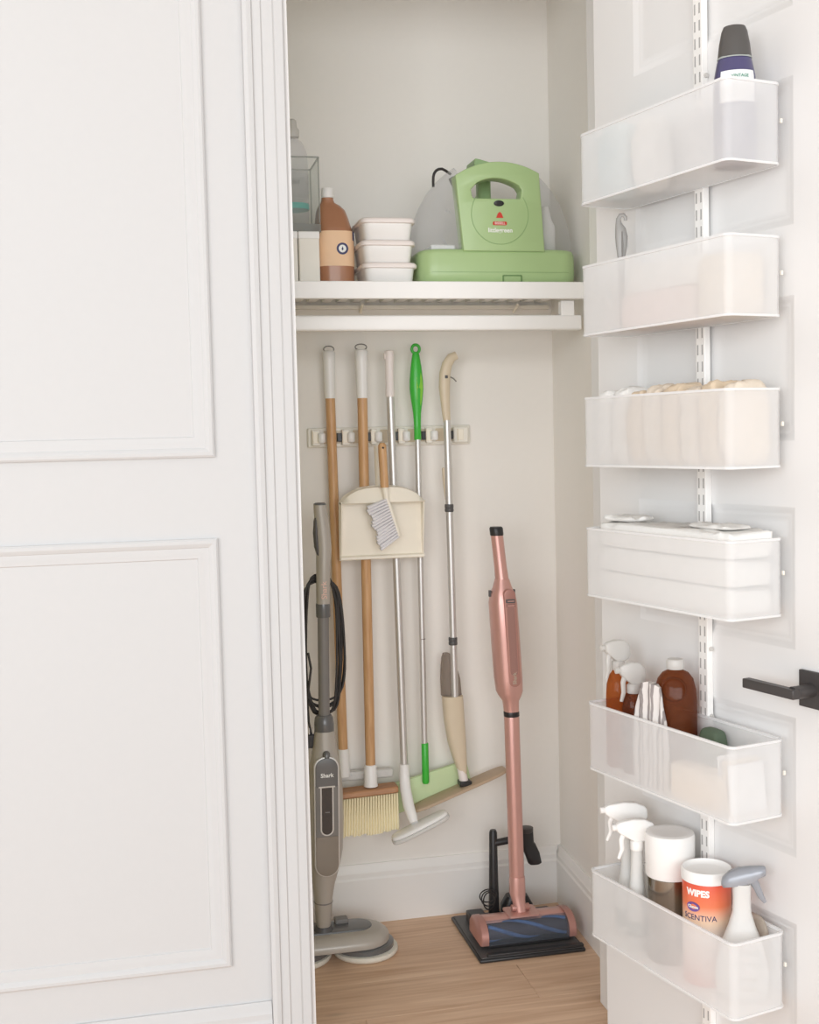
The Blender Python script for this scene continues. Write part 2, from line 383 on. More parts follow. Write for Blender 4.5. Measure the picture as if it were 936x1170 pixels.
BZ = [1.799, 1.541, 1.281, 1.020, .664, .316]
BLAB = ['topmost frosted basket on the door, holding the navy bottle', 'second frosted door basket from the top, grey hook standing in it',
        'third frosted door basket from the top, filled with beige cloths', 'fourth frosted door basket from the top, filled with white cloths',
        'fifth frosted door basket, holding amber bottles beside the lever handle', 'lowest frosted door basket, holding spray bottles and canisters']
BS0, BS1, BD, BH, BT = .135, .572, .1315, .136, .0026
def basket(i):
    t = thing('door_basket', BLAB[i], 'basket', D(BS0, .0155, BZ[i]), DROT, 'frosted baskets hung on the door rail')
    W = BS1-BS0; Dp = BD-.012
    o_, n_ = rrect(0, W, -Dp, 0, .014), rrect(BT, W-BT, -Dp+BT, -BT, .0115)
    mb = MB(); A = [(x, y, 0) for x, y in o_]; B = [(x, y, BH) for x, y in o_]; C_ = [(x, y, BH) for x, y in n_]; E_ = [(x, y, BT) for x, y in n_]
    mb.loft([A, B, C_, E_]); mb.build('shell', 'frosted_plastic', t, smooth=50)
    ro, ri = rrect(-.0012, W+.0012, -Dp-.0012, .0012, .015), rrect(BT+.0005, W-BT-.0005, -Dp+BT+.0005, -BT-.0005, .011)
    rings = [[(x, y, BH-.003) for x, y in ro], [(x, y, BH+.0014) for x, y in ro], [(x, y, BH+.0014) for x, y in ri], [(x, y, BH-.003) for x, y in ri]]
    MB().loft(rings, closed=True).build('rim', 'frosted_rim', t, smooth=50)
    rings = [[(x, y, -.001) for x, y in ro], [(x, y, .003) for x, y in ro], [(x*.998+.0004, y, .003) for x, y in o_], [(x*.998+.0004, y, -.001) for x, y in o_]]
    MB().loft(rings, closed=True).build('bottom_edge', 'frosted_rim', t, smooth=50)
    MB().box(W*.5-.03, W*.5+.03, .0013, .0015+.0003, BH-.045, BH-.012).build('hanger_plate', 'white_plastic', t)
    for z in (BH*.55,): MB().box(W-.007, W-.002, .001, .005, z-.004, z+.004).build('clip', 'warm_white_plastic', t, bevel=.001)
    return t
for i in range(6): basket(i)

# ------------------------------------------------------------------ closet shelf and rod
sh = thing('wall_shelf', 'white slatted wall shelf with a deep front edge, across the closet', 'shelf', (.62, 3.1, 1.683))
MB().box(-.497, .49, -.17, -.155, 0, .042).build('front_trim', 'white_plastic', sh, bevel=.002)
k = 0
x = -.485
while x < .48:
    MB().box(x, x+.023, -.155, .197, .031, .038).build('slat', 'white_plastic', sh); x += .04
MB().box(-.497, .515, .183, .1975, .012, .022).build('back_ledge', 'warm_white_plastic', sh)
for bx, c in ((-.02, 'cream_plastic'), (.413, 'cream_plastic')):
    MB().tube([(bx, .15, .02), (bx, .188, .004)], .004, 8).build('clip', c, sh)
rod = thing('hanging_rod', 'white hanging rod below the front of the closet shelf', 'rod', (.62, 2.97, 1.627))
MB().loft([[(x, y*k, z*k) for y, z in rrect(-.014, .014, -.0190, .0190, .006)] for x, k in ((-.499, .97), (-.498, 1), (.486, 1), (.487, .97))]).build('rod', 'white_plastic', rod)
MB().box(.435, .470, -.012, .012, .016, .0555).build('bracket', 'white_plastic', rod, bevel=.002)
MB().box(-.40, -.365, -.012, .012, .016, .0555).build('bracket', 'white_plastic', rod, bevel=.002)

ST = 1.7215     # top of the slats
for k, (x0, x1, lab) in enumerate(((.345, .3965, 'upright white box under the clear bin, beside the door casing'), (.3985, .450, 'upright white box under the clear bin, next to the brown jug'))):
    t = thing('storage_box', lab, 'box', ((x0+x1)/2, 3.07, ST), 0, 'white boxes under the clear bin')
    hw = (x1-x0)/2
    MB().box(-hw, hw, -.075, .075, 0, .118).build('body', 'warm_white_plastic', t, bevel=.003)
    MB().box(-hw-.0004, hw+.0004, -.0765, .0765, .113, .131).build('lid', 'white_plastic', t, bevel=.002)
# clear bin with bottles
cb = thing('clear_bin', 'clear acrylic bin standing on two white boxes at the left end of the shelf', 'bin', (.395, 3.07, 1.853))
def open_bin(par, hx, hy, h, t_, m, e):
    o_, n_ = rrect(-hx, hx, -hy, hy, .006), rrect(-hx+t_, hx-t_, -hy+t_, hy-t_, .004)
    MB().loft([[(x, y, 0) for x, y in o_], [(x, y, h) for x, y in o_], [(x, y, h) for x, y in n_], [(x, y, .02) for x, y in n_]]).build('shell', m, par)
    ro = rrect(-hx-.001, hx+.001, -hy-.001, hy+.001, .006)
    MB().loft([[(x, y, h-.001) for x, y in ro], [(x, y, h+.002) for x, y in ro], [(x, y, h+.002) for x, y in n_], [(x, y, h-.001) for x, y in n_]], closed=True).build('rim', e, par)
    MB().loft([[(x, y, -.0003) for x, y in ro], [(x, y, .018) for x, y in ro]]).build('foot', e, par)
    for sx, sy in ((1, -1), (-1, -1), (1, 1), (-1, 1)):
        MB().tube([(sx*(hx-.002), sy*(hy-.002), .02), (sx*(hx-.002), sy*(hy-.002), h)], .002, 6).build('corner_edge', e, par)
open_bin(cb, .060, .072, .178, .003, 'clear_acrylic', 'acrylic_edge')
cbt = thing('clear_bottle', 'clear rounded bottle with a teal band inside the acrylic bin', 'bottle', (.402, 3.075, 1.8735))
MB().lathe([(.026, 0), (.034, .004), (.036, .02), (.036, .155), (.034, .18), (.028, .2), (.02, .212), (.014, .216), (.014, .222)], 28).build('body', 'tank_clear', cbt, smooth=60)
MB().lathe([(.0362, .043), (.0366, .044), (.0366, .056), (.0362, .057)], 28, cap=False).build('band', 'teal', cbt)
MB().lathe([(.0365, .07), (.0368, .071), (.0368, .13), (.0365, .131)], 28, cap=False).build('label', 'tank_clear', cbt)
MB().lathe([(.016, .222), (.0165, .224), (.0165, .240), (.012, .245), (.010, .262), (.006, .266)], 20).build('cap', 'pale_cap', cbt, smooth=50)
text('MIST', .014, 'mid_grey', cbt, (0, 0, .105), R=.0371, rotz=-.1)

# brown jug
jug = thing('cleaner_jug', 'brown plastic jug with a peach label and white cap on the shelf', 'jug', (.4975, 3.075, ST))
prof = [(0, -.044, .045), (.004, -.0465, .0475), (.03, -.047, .048), (.09, -.047, .048), (.135, -.047, .0475), (.15, -.046, .043), (.175, -.044, .037), (.195, -.041, .030), (.208, -.036, .018), (.214, -.030, .006), (.222, -.028, .002), (.226, -.028, .002)]
rings = []
for z, a, b in prof:
    rings.append(superring((a+b)/2, 0, z, (b-a)/2, .055 if z < .14 else max(.014, .055-(z-.14)*.55), 32, 3.2 if z < .2 else 2.2))
MB().loft(rings).build('body', 'jug_brown', jug, smooth=60)
MB().lathe([(.0145, 0), (.0155, .001), (.0155, .021), (.0140, .024)], 20, (-.012, 0, .2262)).build('cap', 'white_plastic', jug, smooth=40)
MB().tube([(.034, -.012, .142), (.030, -.012, .165), (.024, -.012, .185), (.012, -.012, .200)], [.006, .007, .007, .006], 10).build('handle', 'jug_brown', jug, smooth=60)
def jug_band(name, z0, z1, xlo, xhi, m, off):
    rg = []
    for z in (z0, z1):
        o_ = [p for p in superring(.0005, 0, z, .0475+off, .055+off, 120, 3.2) if p[1] < -.015 and xlo <= p[0] <= xhi]; o_.sort()
        i_ = [(x*.98, y*.98, z) for x, y, z in o_]; rg.append(o_+i_[::-1])
    return MB().loft(rg).build(name, m, jug, smooth=60)
jug_band('label', .052, .138, -.046, .0475, 'label_peach', .0007)
jug_band('label_corner', .116, .1385, .0405, .0490, 'ink_navy', .0012)
def disc(cx, cz, r, n=28): return [(cx+r*math.cos(2*PI*k/n), cz+r*math.sin(2*PI*k/n)) for k in range(n)]
plate('label_ring', disc(.013, .094, .0145), [disc(.013, .094, .0095)], -.0564, -.0550, 'ink_navy', jug)
plate('label_disc', disc(.013, .094, .0093), [], -.0562, -.0550, 'ink_white', jug)
plate('label_leaf', [(.013, .0885), (.0155, .093), (.013, .0995), (.0105, .093)], [], -.0568, -.0556, 'ink_navy', jug)

# three lidded tubs
for k, (xo, z) in enumerate(((.0025, 0), (-.001, .0545), (0, .109))):
    lab = ['bottom white lidded tub of the three stacked on the shelf', 'middle white lidded tub of the three stacked on the shelf', 'top white lidded tub of the three stacked on the shelf'][k]
    t = thing('lidded_tub', lab, 'tub', (.618+xo, 3.045, ST+z), 0, 'stacked white tubs on the shelf')
    MB().loft([superring(0, 0, zz, hx, hy, 40, 7) for zz, hx, hy in ((0, .056, .066), (.003, .059, .069), (.042, .064, .074))]).build('tub', 'white_plastic', t, smooth=50)
    MB().loft([superring(0, 0, zz, hx, hy, 40, 7) for zz, hx, hy in ((.0402, .0675, .0775), (.0415, .070, .080), (.0475, .0705, .0805), (.0505, .069, .079), (.0535, .066, .076), (.0543, .060, .070))]).build('lid', 'pink_white', t, smooth=50)

# ------------------------------------------------------------------ green portable carpet cleaner
gm = thing('carpet_cleaner', 'green portable carpet cleaner with clear domed tanks on the shelf', 'carpet cleaner', (.900, 3.055, ST))
gx0, gx1 = -.206, .204
rings = []
for z, g, dy_ in ((0, .006, .006), (.004, .002, .002), (.03, 0, 0), (.075, .001, .001), (.084, .004, .003), (.087, .010, .008)):
    rings.append([(x, y, z) for x, y in rrect(gx0+g, gx1-g, -.098+dy_, .105-dy_, .045, 8)])
MB().loft(rings).build('base', 'machine_green', gm, smooth=50)
MB().loft([[(x, y, z) for x, y in rrect(gx0-.001+.002, gx1+.001-.002, -.0985, .1055, .045, 8)] for z in (.029, .031)]).build('base_seam', 'machine_green_dark', gm)
plate('latch', rrect(.002, .052, .001, .023, .002), [rrect(.0045, .0495, -.0015+.003, .0205, .002)], -.1003, -.097, 'ink_line', gm)
def dome(side, xa, inner):
    """side tank: quarter-ellipse in XZ swept over the depth with rounded shoulders"""
    mb = MB(); n = 14; A = .208 if not inner else .16; Hh = .242; rings = []
    for yk in [-.086, -.083, -.074, -.055, -.03, 0, .03, .055, .08, .092, .098]:
        u = abs(yk)/.1; s_ = (1-u**4)**.5
        a0 = math.acos(min(1, xa/A/s_)) if xa < A*s_ else 0.02
        pts = [(side*A*s_*math.cos(a0*k/n), yk, .087+Hh*s_*math.sin(a0*k/n)) for k in range(n+1)] + [(side*xa, yk, .087)]
        rings.append(pts)
    return mb.loft(rings)
tl = dome(-1, .100, False).build('tank', 'tank_clear', gm, smooth=50)
tr = dome(1, .104, False).build('tank', 'tank_clear', gm, smooth=50)
MB().lathe([(.02, 0), (.026, .005), (.026, .07), (.018, .085), (.01, .12)], 20, (.148, .0, .09)).build('inner_bottle', 'white_plastic', tr, smooth=50)
MB().box(-.168, -.105, -.05, .05, .09, .104).build('inner_tray', 'white_plastic', tl, bevel=.004)
# centre band with handle opening, profile in XZ
def arc_z(x, A=.206, Hh=.2125): return .085+Hh*(1-(x/A)**2)**.5
zl, zr_ = arc_z(-.112), arc_z(.098)
outer = [(-.095-.017*k/8, .084+(zl-.084)*k/8) for k in range(8)] + [(x*.001, arc_z(x*.001)) for x in range(-112, 99, 10)] + [(.098+.011*k/8, zr_+(.084-zr_)*k/8) for k in range(9)]
hole = [(-.076, .212), (-.070, .207), (.049, .207), (.055, .212), (.058, .232)] + [(x*.001, .243+.020*(1-((x+11)/64)**2)) for x in range(50, -76, -14)] + [(-.079, .232)]
plate('centre_band', outer, [hole], -.099, -.060, 'machine_green', gm, bevel=.003)
MB().tube([(-.003+.0735*math.cos(a), -.1020, .1715+.0735*math.sin(a)) for a in [math.radians(-215+250*k/40) for k in range(41)]], .0011, 6).build('face_ring', 'machine_green_dark', gm)
MB().tube([(x*.001, -.084, arc_z(x*.001)-.012) for x in range(-84, 63, 12)], [.012]+[.0155]*11+[.012], 14, .9).build('handle', 'machine_green', gm, smooth=60)
MB().lathe([(.013, 0), (.013, .002), (.007, .003), (.007, .0015)], 22).xf(Matrix.Translation((-.006, -.103, .198)) @ Matrix.Rotation(PI/2+.2, 4, 'X') @ Matrix.Scale(.55, 4, (0, 1, 0))).build('power_button', 'black_plastic', gm)
MB().box(-.022, .012, .02, .05, .08, .285).build('spray_wand', 'machine_green_dark', gm, bevel=.006)
MB().tube([(-.085, .05, .29), (-.07, .045, .255), (-.055, .04, .225), (-.04, .045, .19)], .009, 12).build('hose', 'cord_black', gm, smooth=60)
MB().prism([(-.046, .308), (-.044, .323), (-.039, .323), (.03, .306), (.035, .298), (-.04, .296)], -.03, .05).build('wand_rest', 'machine_green_dark', gm, bevel=.002)
MB().tube([(-.139, .03, .262), (-.1392, .03, .275), (-.1385, .03, .287), (-.136, .03, .296), (-.131, .03, .303), (-.124, .03, .307), (-.115, .03, .308), (-.105, .035, .305), (-.09, .04, .297)], .0036, 8).build('cord', 'cord_black', gm, smooth=60)
plate('logo_mark', [(-.013, .1625), (.005, .1625), (.001, .173), (-.004, .1775), (-.009, .173)], [], -.1036, -.1015, 'ink_red', gm)
plate('logo_bar', rrect(-.022, .014, .1445, .1535, .003), [], -.1036, -.1015, 'ink_red', gm)
text('BISSELL', .0085, 'ink_white', gm, (-.004, -.1039, .149))
text('littlegreen', .0155, 'ink_white', gm, (-.003, -.1026, .132), bold=.0003)

# ------------------------------------------------------------------ tool organiser on the back wall
org = thing('tool_rail', 'cream wall rail with five spring clamps gripping mop and broom handles', 'tool rail', (.6735, YB, 1.324))
MB().box(-.2265, .2265, -.012, 0, 0, .053).build('back_plate', 'warm_white_plastic', org, bevel=.003)
PX = [.506, .586, .6615, .739, .8165]
PXL = [p-.6735 for p in PX]
gaps = [-.2265, *[(a+b)/2 for a, b in zip(PXL, PXL[1:])], .2265]
ed = [(-.217, PXL[0]-.0265)] + [(a+.032, b-.0265) for a, b in zip(PXL, PXL[1:])] + [(PXL[4]+.032, .217)]
for a, b in ed:
    f = MB().box(a, b, -.030, -.012, .005, .048).build('hook_block', 'warm_white_plastic', org, bevel=.003)
    m_ = (a+b)/2
    MB().box(m_-.009, m_+.007, -.0322, -.0298, .012, .042).build('hook', 'cream_plastic', f, bevel=.001)
    MB().box(m_-.0105, m_-.0085, -.0312, -.0296, .010, .043).build('groove', 'beige_plastic', f)
for p in PXL:
    MB().box(p-.0155, p+.0305, -.016, -.0118, .010, .045).build('clamp_recess', 'beige_plastic', org)
    MB().lathe([(.008, .013), (.0105, .016), (.0105, .036), (.008, .039)], 20, (p-.0245, -.036, 0)).build('roller', 'white_plastic', org, smooth=50)
    MB().box(p+.0185, p+.0305, -.034, -.016, .015, .038).build('clamp_pad', 'black_plastic', org, bevel=.001)

def pole(mb, x0, z0, x1, z1, r, y=0, seg=20): return mb.tube([(x0, y, z0), (x1, y, z1)], r, seg)
def loop_ring(par, z, x=0, w=.014, m='mid_grey'):
    pts = [(x+w*math.cos(a), 0, z+.008*math.sin(a)) for a in [2*PI*k/14 for k in range(14)]]
    MB().tube(pts, .0016, 6, closed=True).build('hanging_loop', m, par, smooth=60)
YP = 3.236
# 1 wooden handled flat mop, mostly behind the steam mop
t = thing('flat_mop', 'bamboo handled flat mop with white grip, leftmost on the tool rail', 'mop', (PX[0]+.009, YP+.018, .40))
pole(MB(), 0, .06, -.009, 1.055, .013).build('handle', 'bamboo', t, smooth=60)
MB().lathe([(.0135, 0), (.014, .004), (.016, .10), (.0168, .122), (.013, .127)], 22, (-.0095, 0, 1.055)).build('grip', 'white_plastic', t, smooth=60)
loop_ring(t, 1.186, -.0095)
MB().lathe([(.018, .03), (.0165, .07), (.0145, .105)], 20).build('socket', 'white_plastic', t, smooth=60)
MB().box(-.11, .138, -.002, .028, .014, .038).build('head', 'mop_pad', t, bevel=.006)
# 2 broom
t = thing('broom', 'bamboo handled broom with yellow bristles and wooden head, hung on the tool rail', 'broom', (PX[1]-.004, YP-.020, .285))
pole(MB(), 0, .135, .004, 1.17, .0135).build('handle', 'bamboo', t, smooth=60)
MB().lathe([(.0142, 0), (.0148, .004), (.0165, .10), (.0175, .124), (.0135, .129)], 22, (.004, 0, 1.168)).build('grip', 'white_plastic', t, smooth=60)
loop_ring(t, 1.303, .004, .0155)
MB().lathe([(.0195, .122), (.018, .13), (.0165, .178), (.0145, .181)], 20).build('socket', 'white_plastic', t, smooth=60)
MB().loft([superring(x, 0, .1145, 0, 0, 4) for x in ()] or [[(x, y*f, z) for y, z in [(-.03, .102), (.03, .102), (.027, .119), (-.027, .119)]] for x, f in ((-.087, .8), (-.08, 1), (.070, 1), (.076, .8))]).xf(Matrix.Rotation(-.035, 4, 'Y')).build('head', 'brown_wood', t, bevel=.004)
br = MB(); 
for r_ in range(4):
    for c in range(21):
        x = -.077+c*.0072; y = -.024+r_*.016; sp = 1.0; ln = .10+random.uniform(-.004, .004)
        rr = .0034
        top = [(x+rr*.8*math.cos(a), y+rr*.8*math.sin(a), .101+.035*x) for a in [k*PI/3 for k in range(6)]]
        bx = x*1.04-.004; by = y*1.25
        bot = [(bx+rr*1.25*math.cos(a), by+rr*1.25*math.sin(a), .101+.035*x-ln) for a in [k*PI/3 for k in range(6)]]
        br.loft([bot, top])
o = br.build('bristles', 'bristle_yellow', t); o['kind'] = 'stuff'
# 3 white mop with aluminium pole
t = thing('sponge_mop', 'white floor mop with pale pink grip and aluminium pole, centre of the tool rail', 'mop', (.677, YP-.022, .28))
pole(MB(), -.002, .17, -.0155, 1.18, .0105).build('pole', 'aluminium', t, smooth=60)
MB().lathe([(.0125, 0), (.0125, .02), (.0118, .022), (.0118, .09), (.0135, .115), (.0125, .122), (.006, .124)], 20, (-.0155, 0, 1.175)).build('grip', 'pink_white', t, smooth=60)
MB().box(-.030, -.022, -.006, .006, 1.275, 1.292).build('grip_tab', 'pink_white', t, bevel=.002)
MB().tube([(-.002, 0, .18), (-.002, 0, .15), (-.003, -.012, .115), (.000, -.035, .075), (.006, -.055, .046), (.008, -.062, .036)], [.0135, .0145, .0155, .0155, .0135, .011], 16).build('neck', 'white_plastic', t, smooth=60)
M3 = Matrix.Translation((.024, -.072, .022)) @ Matrix.Rotation(-.385, 4, 'Y')
MB().loft([superring(0, 0, z, hx, hy, 36, 3.5) for z, hx, hy in ((.006, .080, .026), (.008, .082, .028), (.013, .080, .026), (.015, .075, .021))]).xf(M3).build('head', 'white_plastic', t, smooth=50)
MB().loft([superring(0, 0, z, hx, hy, 36, 3.5) for z, hx, hy in ((-.005, .080, .028), (-.002, .084, .031), (.004, .084, .031), (.0058, .081, .028))]).xf(M3).build('pad', 'mop_pad', t, smooth=50)
# 4 green mop
t = thing('dust_mop', 'bright green handled mop with slim silver pole and pale green plate', 'mop', (.739, YP, .34))
MB().lathe([(.006, .995), (.0098, 1.0), (.0095, 1.04), (.011, 1.07), (.016, 1.105), (.019, 1.135), (.0185, 1.16), (.015, 1.195), (.0105, 1.225), (.0085, 1.234)], 22, sy=.75).build('grip', 'bright_green', t, smooth=60)
MB().loft([[(x*w, y_, z) for x, y_ in ((-.2, -.0146+d), (1, -.0125+d), (.9, -.006), (-.1, -.006))] for z, w, d in ((1.075, .006, .006), (1.11, .012, .0022), (1.14, .0145, 0), (1.165, .013, .0010), (1.20, .007, .0055))]).build('grip_inlay', 'lime_grip', t, smooth=60)
MB().tube([(.0105*math.cos(a), 0, 1.243+.0115*math.sin(a)) for a in [2*PI*k/18 for k in range(18)]], .0042, 8, closed=True).build('hanging_loop', 'bright_green', t, smooth=60)
pole(MB(), -.001, .165, 0, 1.0, .0082).build('pole', 'aluminium', t, smooth=60)
MB().lathe([(.0086, .455), (.0086, .457)], 16).build('pole_joint', 'mid_grey', t)
MB().lathe([(.008, .055), (.0098, .06), (.0098, .166), (.0085, .168)], 18).build('lower_grip', 'bright_green', t, smooth=60)
plate('head_plate', [(x, z) for x, z in [((p[0]*math.cos(.235)-p[1]*math.sin(.235))+.012, (p[0]*math.sin(.235)+p[1]*math.cos(.235))+.037) for p in rrect(-.118, .118, -.038, .040, .008)]], [], .012, .024, 'pale_green', t, bevel=.002)
# 5 spray mop
t = thing('spray_mop', 'spray mop with curved beige handle, silver pole and tan plate, rightmost on the rail', 'mop', (.838, YP-.02, .33))
hx = -.0215
MB().tube([(hx, 0, 1.055), (hx-.003, 0, 1.10), (hx-.005, 0, 1.15), (hx-.003, 0, 1.185), (hx+.004, 0, 1.21), (hx+.016, 0, 1.228), (hx+.030, 0, 1.234)], [.010, .0125, .0155, .0155, .0145, .013, .011], 16, .8).build('handle', 'beige_plastic', t, smooth=60)
MB().box(hx-.006, hx+.002, -.0145, -.0115, 1.172, 1.180).build('trigger_pin', 'dark_grey', t, bevel=.001)
MB().tube([(hx+.008, 0, 1.178), (hx+.022, .004, 1.172), (hx+.03, .006, 1.164)], .0018, 6).build('trigger', 'mid_grey', t)
pole(MB(), hx, 1.06, -.016, .30, .0098).build('pole', 'aluminium', t, smooth=60)
for z, x in ((.822, -.0205), (.458, -.018)):
    MB().lathe([(.0112, 0), (.0122, .002), (.0122, .008), (.0114, .010), (.0122, .012), (.0122, .019), (.0112, .021)], 18, (x, 0, z-.01)).build('pole_clip', 'dark_grey', t)
MB().loft([superring(hx, .010, z, hx_, .006, 16, 3) for z, hx_ in ((.845, .007), (.90, .013), (.93, .0145), (.932, .012))]).build('spare_clip', 'beige_plastic', t, smooth=50)
MB().loft([superring(x, .022, z, hw, .020, 28, 2.6) for z, x, hw in ((.306, -.0205, .0285), (.35, -.0225, .0275), (.385, -.0265, .022), (.41, -.030, .015), (.421, -.032, .009))]).build('tank', 'spray_tank', t, smooth=60)
MB().loft([superring(x, .010-max(0, .2-z)*.08, z, hw, min(.022, .007+hw*.6), 28, 2.6) for z, x, hw in ((.085, .003, .0085), (.095, .001, .012), (.13, -.005, .019), (.18, -.0115, .0255), (.24, -.017, .0285), (.3055, -.0205, .029))]).build('tank_shell', 'cream_plastic' if False else 'beige_plastic', t, smooth=60)
MB().tube([(-.004, 0, .11), (.003, -.004, .07)], [.0115, .0125], 16).build('neck', 'pink_white', t, smooth=60)
MB().box(-.012, .022, -.022, .012, .058, .072).build('joint', 'black_plastic', t, bevel=.003)
MB().loft([superring(0, 0, z, hx_, hy, 40, 5) for z, hx_, hy in ((-.0045, .138, .030), (-.003, .140, .032), (.0035, .140, .032), (.005, .137, .029))]).xf(Matrix.Translation((-.010, -.004, .048)) @ Matrix.Rotation(-.335, 4, 'Y')).build('head_plate', 'tan_plastic', t, smooth=50)

# dustpan and hand brush
t = thing('dustpan', 'cream dustpan hanging from the tool rail', 'dustpan', (.624, 3.19, 1.026))
po = [(-.1135, 0), (.1135, 0), (.112, .155)] + [(.112-.03*(k/6), .155+.022*math.sin(PI/2*k/6)) for k in range(1, 7)] + [(.055, .188), (.03, .193), (-.02, .195), (-.06, .190)] + [(-.082-.03*(k/6), .177-.022*(1-math.cos(PI/2*k/6))) for k in range(1, 7)]
plate('pan', po, [], -.001, .004, 'cream_plastic', t, bevel=.001)
MB().prism([(-.001, 0), (-.013, .002), (-.013, .008), (-.001, .012)], -.113, .113, 'x').build('front_lip', 'cream_plastic', t)
for s_ in (-1, 1):
    MB().loft([[(s_*.1125, .003, z), (s_*.1125, -d, z), (s_*.1085, -d, z), (s_*.1085, .003, z)] for z, d in ((.01, .006), (.08, .02), (.155, .034))]).build('side_wall', 'cream_plastic', t, bevel=.0015)
hood = MB(); n = 20; rg = []
for k in range(n+1):
    x = -.1125+.225*k/n; zt = .155+.040*max(0, 1-abs(x/.1135)**3.2)
    rg.append([(x, .003, zt), (x, -.028, zt-.004), (x, -.040, .152), (x, -.037, .150), (x, -.024, zt-.008), (x, .003, zt-.005)])
hood.loft(rg).build('hood', 'cream_plastic', t, smooth=40)
MB().tube([(-.002, .006, .18), (-.003, .010, .30)], .010, 14).build('handle', 'cream_plastic', t, smooth=60)
hb = thing('hand_brush', 'small brush with wooden handle and grey bristles resting in the dustpan', 'brush', (.624, 3.155, 1.085))
MB().tube([(.002, -.012, .132), (.0005, -.011, .18), (-.001, -.010, .225), (-.0015, -.010, .243), (-.0015, -.010, .249)], [.0112, .0110, .0114, .0108, .006], 16).build('handle', 'bamboo', hb, smooth=60)
MB().tube([(-.0015, -.0222, .236), (-.0015, -.014, .236)], .0028, 10).build('hanging_hole', 'dark_slot', hb)
MB().tube([(.0022, -.012, .134), (.005, -.012, .115), (.006, -.012, .100), (.014, -.012, .080), (.028, -.012, .032), (.036, -.012, .004), (.037, -.012, .001)], [.0085, .008, .007, .0065, .0065, .006, .004], 14).build('spine', 'cream_plastic', hb, smooth=60)
br = MB(); u = Vector((.030, 0, -.096)).normalized(); pv = Vector((-u.z*-1, 0, -u.x*-1)); pv = Vector((u.z, 0, -u.x)).normalized()
if pv.x > 0: pv = -pv
for r_ in range(3):
    for k in range(15):
        p0 = Vector((.0045, -.019+.006*r_, .100)) + u*(k*.0073); ln = .054+.004*math.sin(k*1.3)+(.004 if k > 11 else 0)
        p1 = p0 + pv*ln + u*(.004+.0009*k); rr = .0038
        br.tube([p0, p1], [rr*.8, rr*1.1], 6)
o = br.build('bristles', 'bristle_grey', hb); o['kind'] = 'stuff'

# ------------------------------------------------------------------ steam mop
sm = thing('steam_mop', 'grey upright steam mop with wound black cord standing by the door casing', 'steam mop', (.437, 3.09, 0))
def slanted(zs, e=2.2, n=32): return [superring(cx, cy, z, hx_, hy_, n, e) for z, cx, cy, hx_, hy_ in zs]
MB().loft(slanted([(.995, .012, -.004, .0178, .020), (1.03, .0135, -.004, .0185, .021), (1.065, .0155, -.004, .0195, .021), (1.10, .0145, -.006, .0195, .020), (1.135, .0115, -.009, .0185, .018), (1.165, .0085, -.012, .0172, .016), (1.182, .0072, -.013, .0160, .0155)])).build('grip', 'taupe_plastic', sm, smooth=60)
MB().loft(slanted([(.928, .0105, -.002, .0178, .019), (.96, .011, -.003, .0178, .0195), (.9955, .012, -.004, .0178, .020)])).build('grip_base', 'taupe_plastic', sm, smooth=60)
MB().loft(slanted([(1.181, .0072, -.013, .0166, .0160), (1.185, .0070, -.013, .0150, .0145), (1.187, .0070, -.013, .0110, .011)])).build('grip_cap', 'panel_grey', sm, smooth=60)
MB().loft(slanted([(1.05, .0015, -.006, .004, .012), (1.075, -.0035, -.006, .006, .014), (1.11, -.0055, -.008, .006, .014), (1.14, -.0045, -.010, .005, .012), (1.158, -.002, -.012, .003, .008)])).build('grip_inset', 'dark_grey', sm, smooth=60)
text('Shark', .020, 'ink_pink', sm, (.011, -.0243, .964), vertical=True, bold=.0003)
MB().lathe([(.0175, .893), (.0185, .896), (.0185, .924), (.0178, .929)], 24, (.0095, -.002, 0)).build('collar', 'panel_grey', sm)
MB().tube([(.0045, 0, .62), (.0095, -.002, .905)], .0145, 24).build('pole', 'mid_grey', sm, smooth=60)
MB().lathe([(.0245, .597), (.0255, .600), (.0255, .618), (.0235, .634), (.019, .640)], 26, (.004, 0, 0)).build('lower_collar', 'panel_grey', sm)
MB().loft(slanted([(.088, -.012, 0, .0175, .020), (.10, -.012, 0, .0205, .024), (.16, -.011, 0, .0235, .027), (.20, -.009, 0, .0290, .030), (.245, -.005, 0, .0395, .034), (.29, -.002, 0, .0455, .037), (.37, 0, 0, .0480, .038), (.45, .001, 0, .0465, .037), (.51, .0025, 0, .0395, .034), (.56, .004, 0, .0305, .029), (.599, .004, 0, .0255, .0255)], 2.3)).build('body', 'taupe_plastic', sm, smooth=60)
MB().lathe([(.0242, .150), (.0246, .151), (.0246, .1525), (.0242, .1535)], 26, (-.011, 0, 0), sy=1.14, cap=False).build('body_seam', 'mid_grey', sm)
def oval(x0, x1, z0, z1, rt, rb, n=8):
    pts = []
    for cx, cz, r, a0 in ((x1-rt, z1-rt, rt, 0), (x0+rt, z1-rt, rt, 90), (x0+rb, z0+rb, rb, 180), (x1-rb, z0+rb, rb, 270)):
        pts += [(cx+r*math.cos(math.radians(a0+90*k/n)), cz+r*math.sin(math.radians(a0+90*k/n))) for k in range(n+1)]
    return pts
def shear(pts): return [(x+(z-.39)*.018, z) for x, z in pts]
plate('panel_border', shear(oval(-.0325, .0305, .230, .539, .0275, .0312)), [], -.040, -.018, 'silver_plastic', sm, bevel=.0008)
plate('water_tank', shear(oval(-.0290, .0270, .2335, .335, .002, .0278)), [], -.0425, -.020, 'tank_smoke', sm, bevel=.0012)
plate('tank_upper', shear(rrect(-.0290, .0270, .3345, .466, .001)), [], -.0425, -.020, 'mid_grey', sm, bevel=.0012)
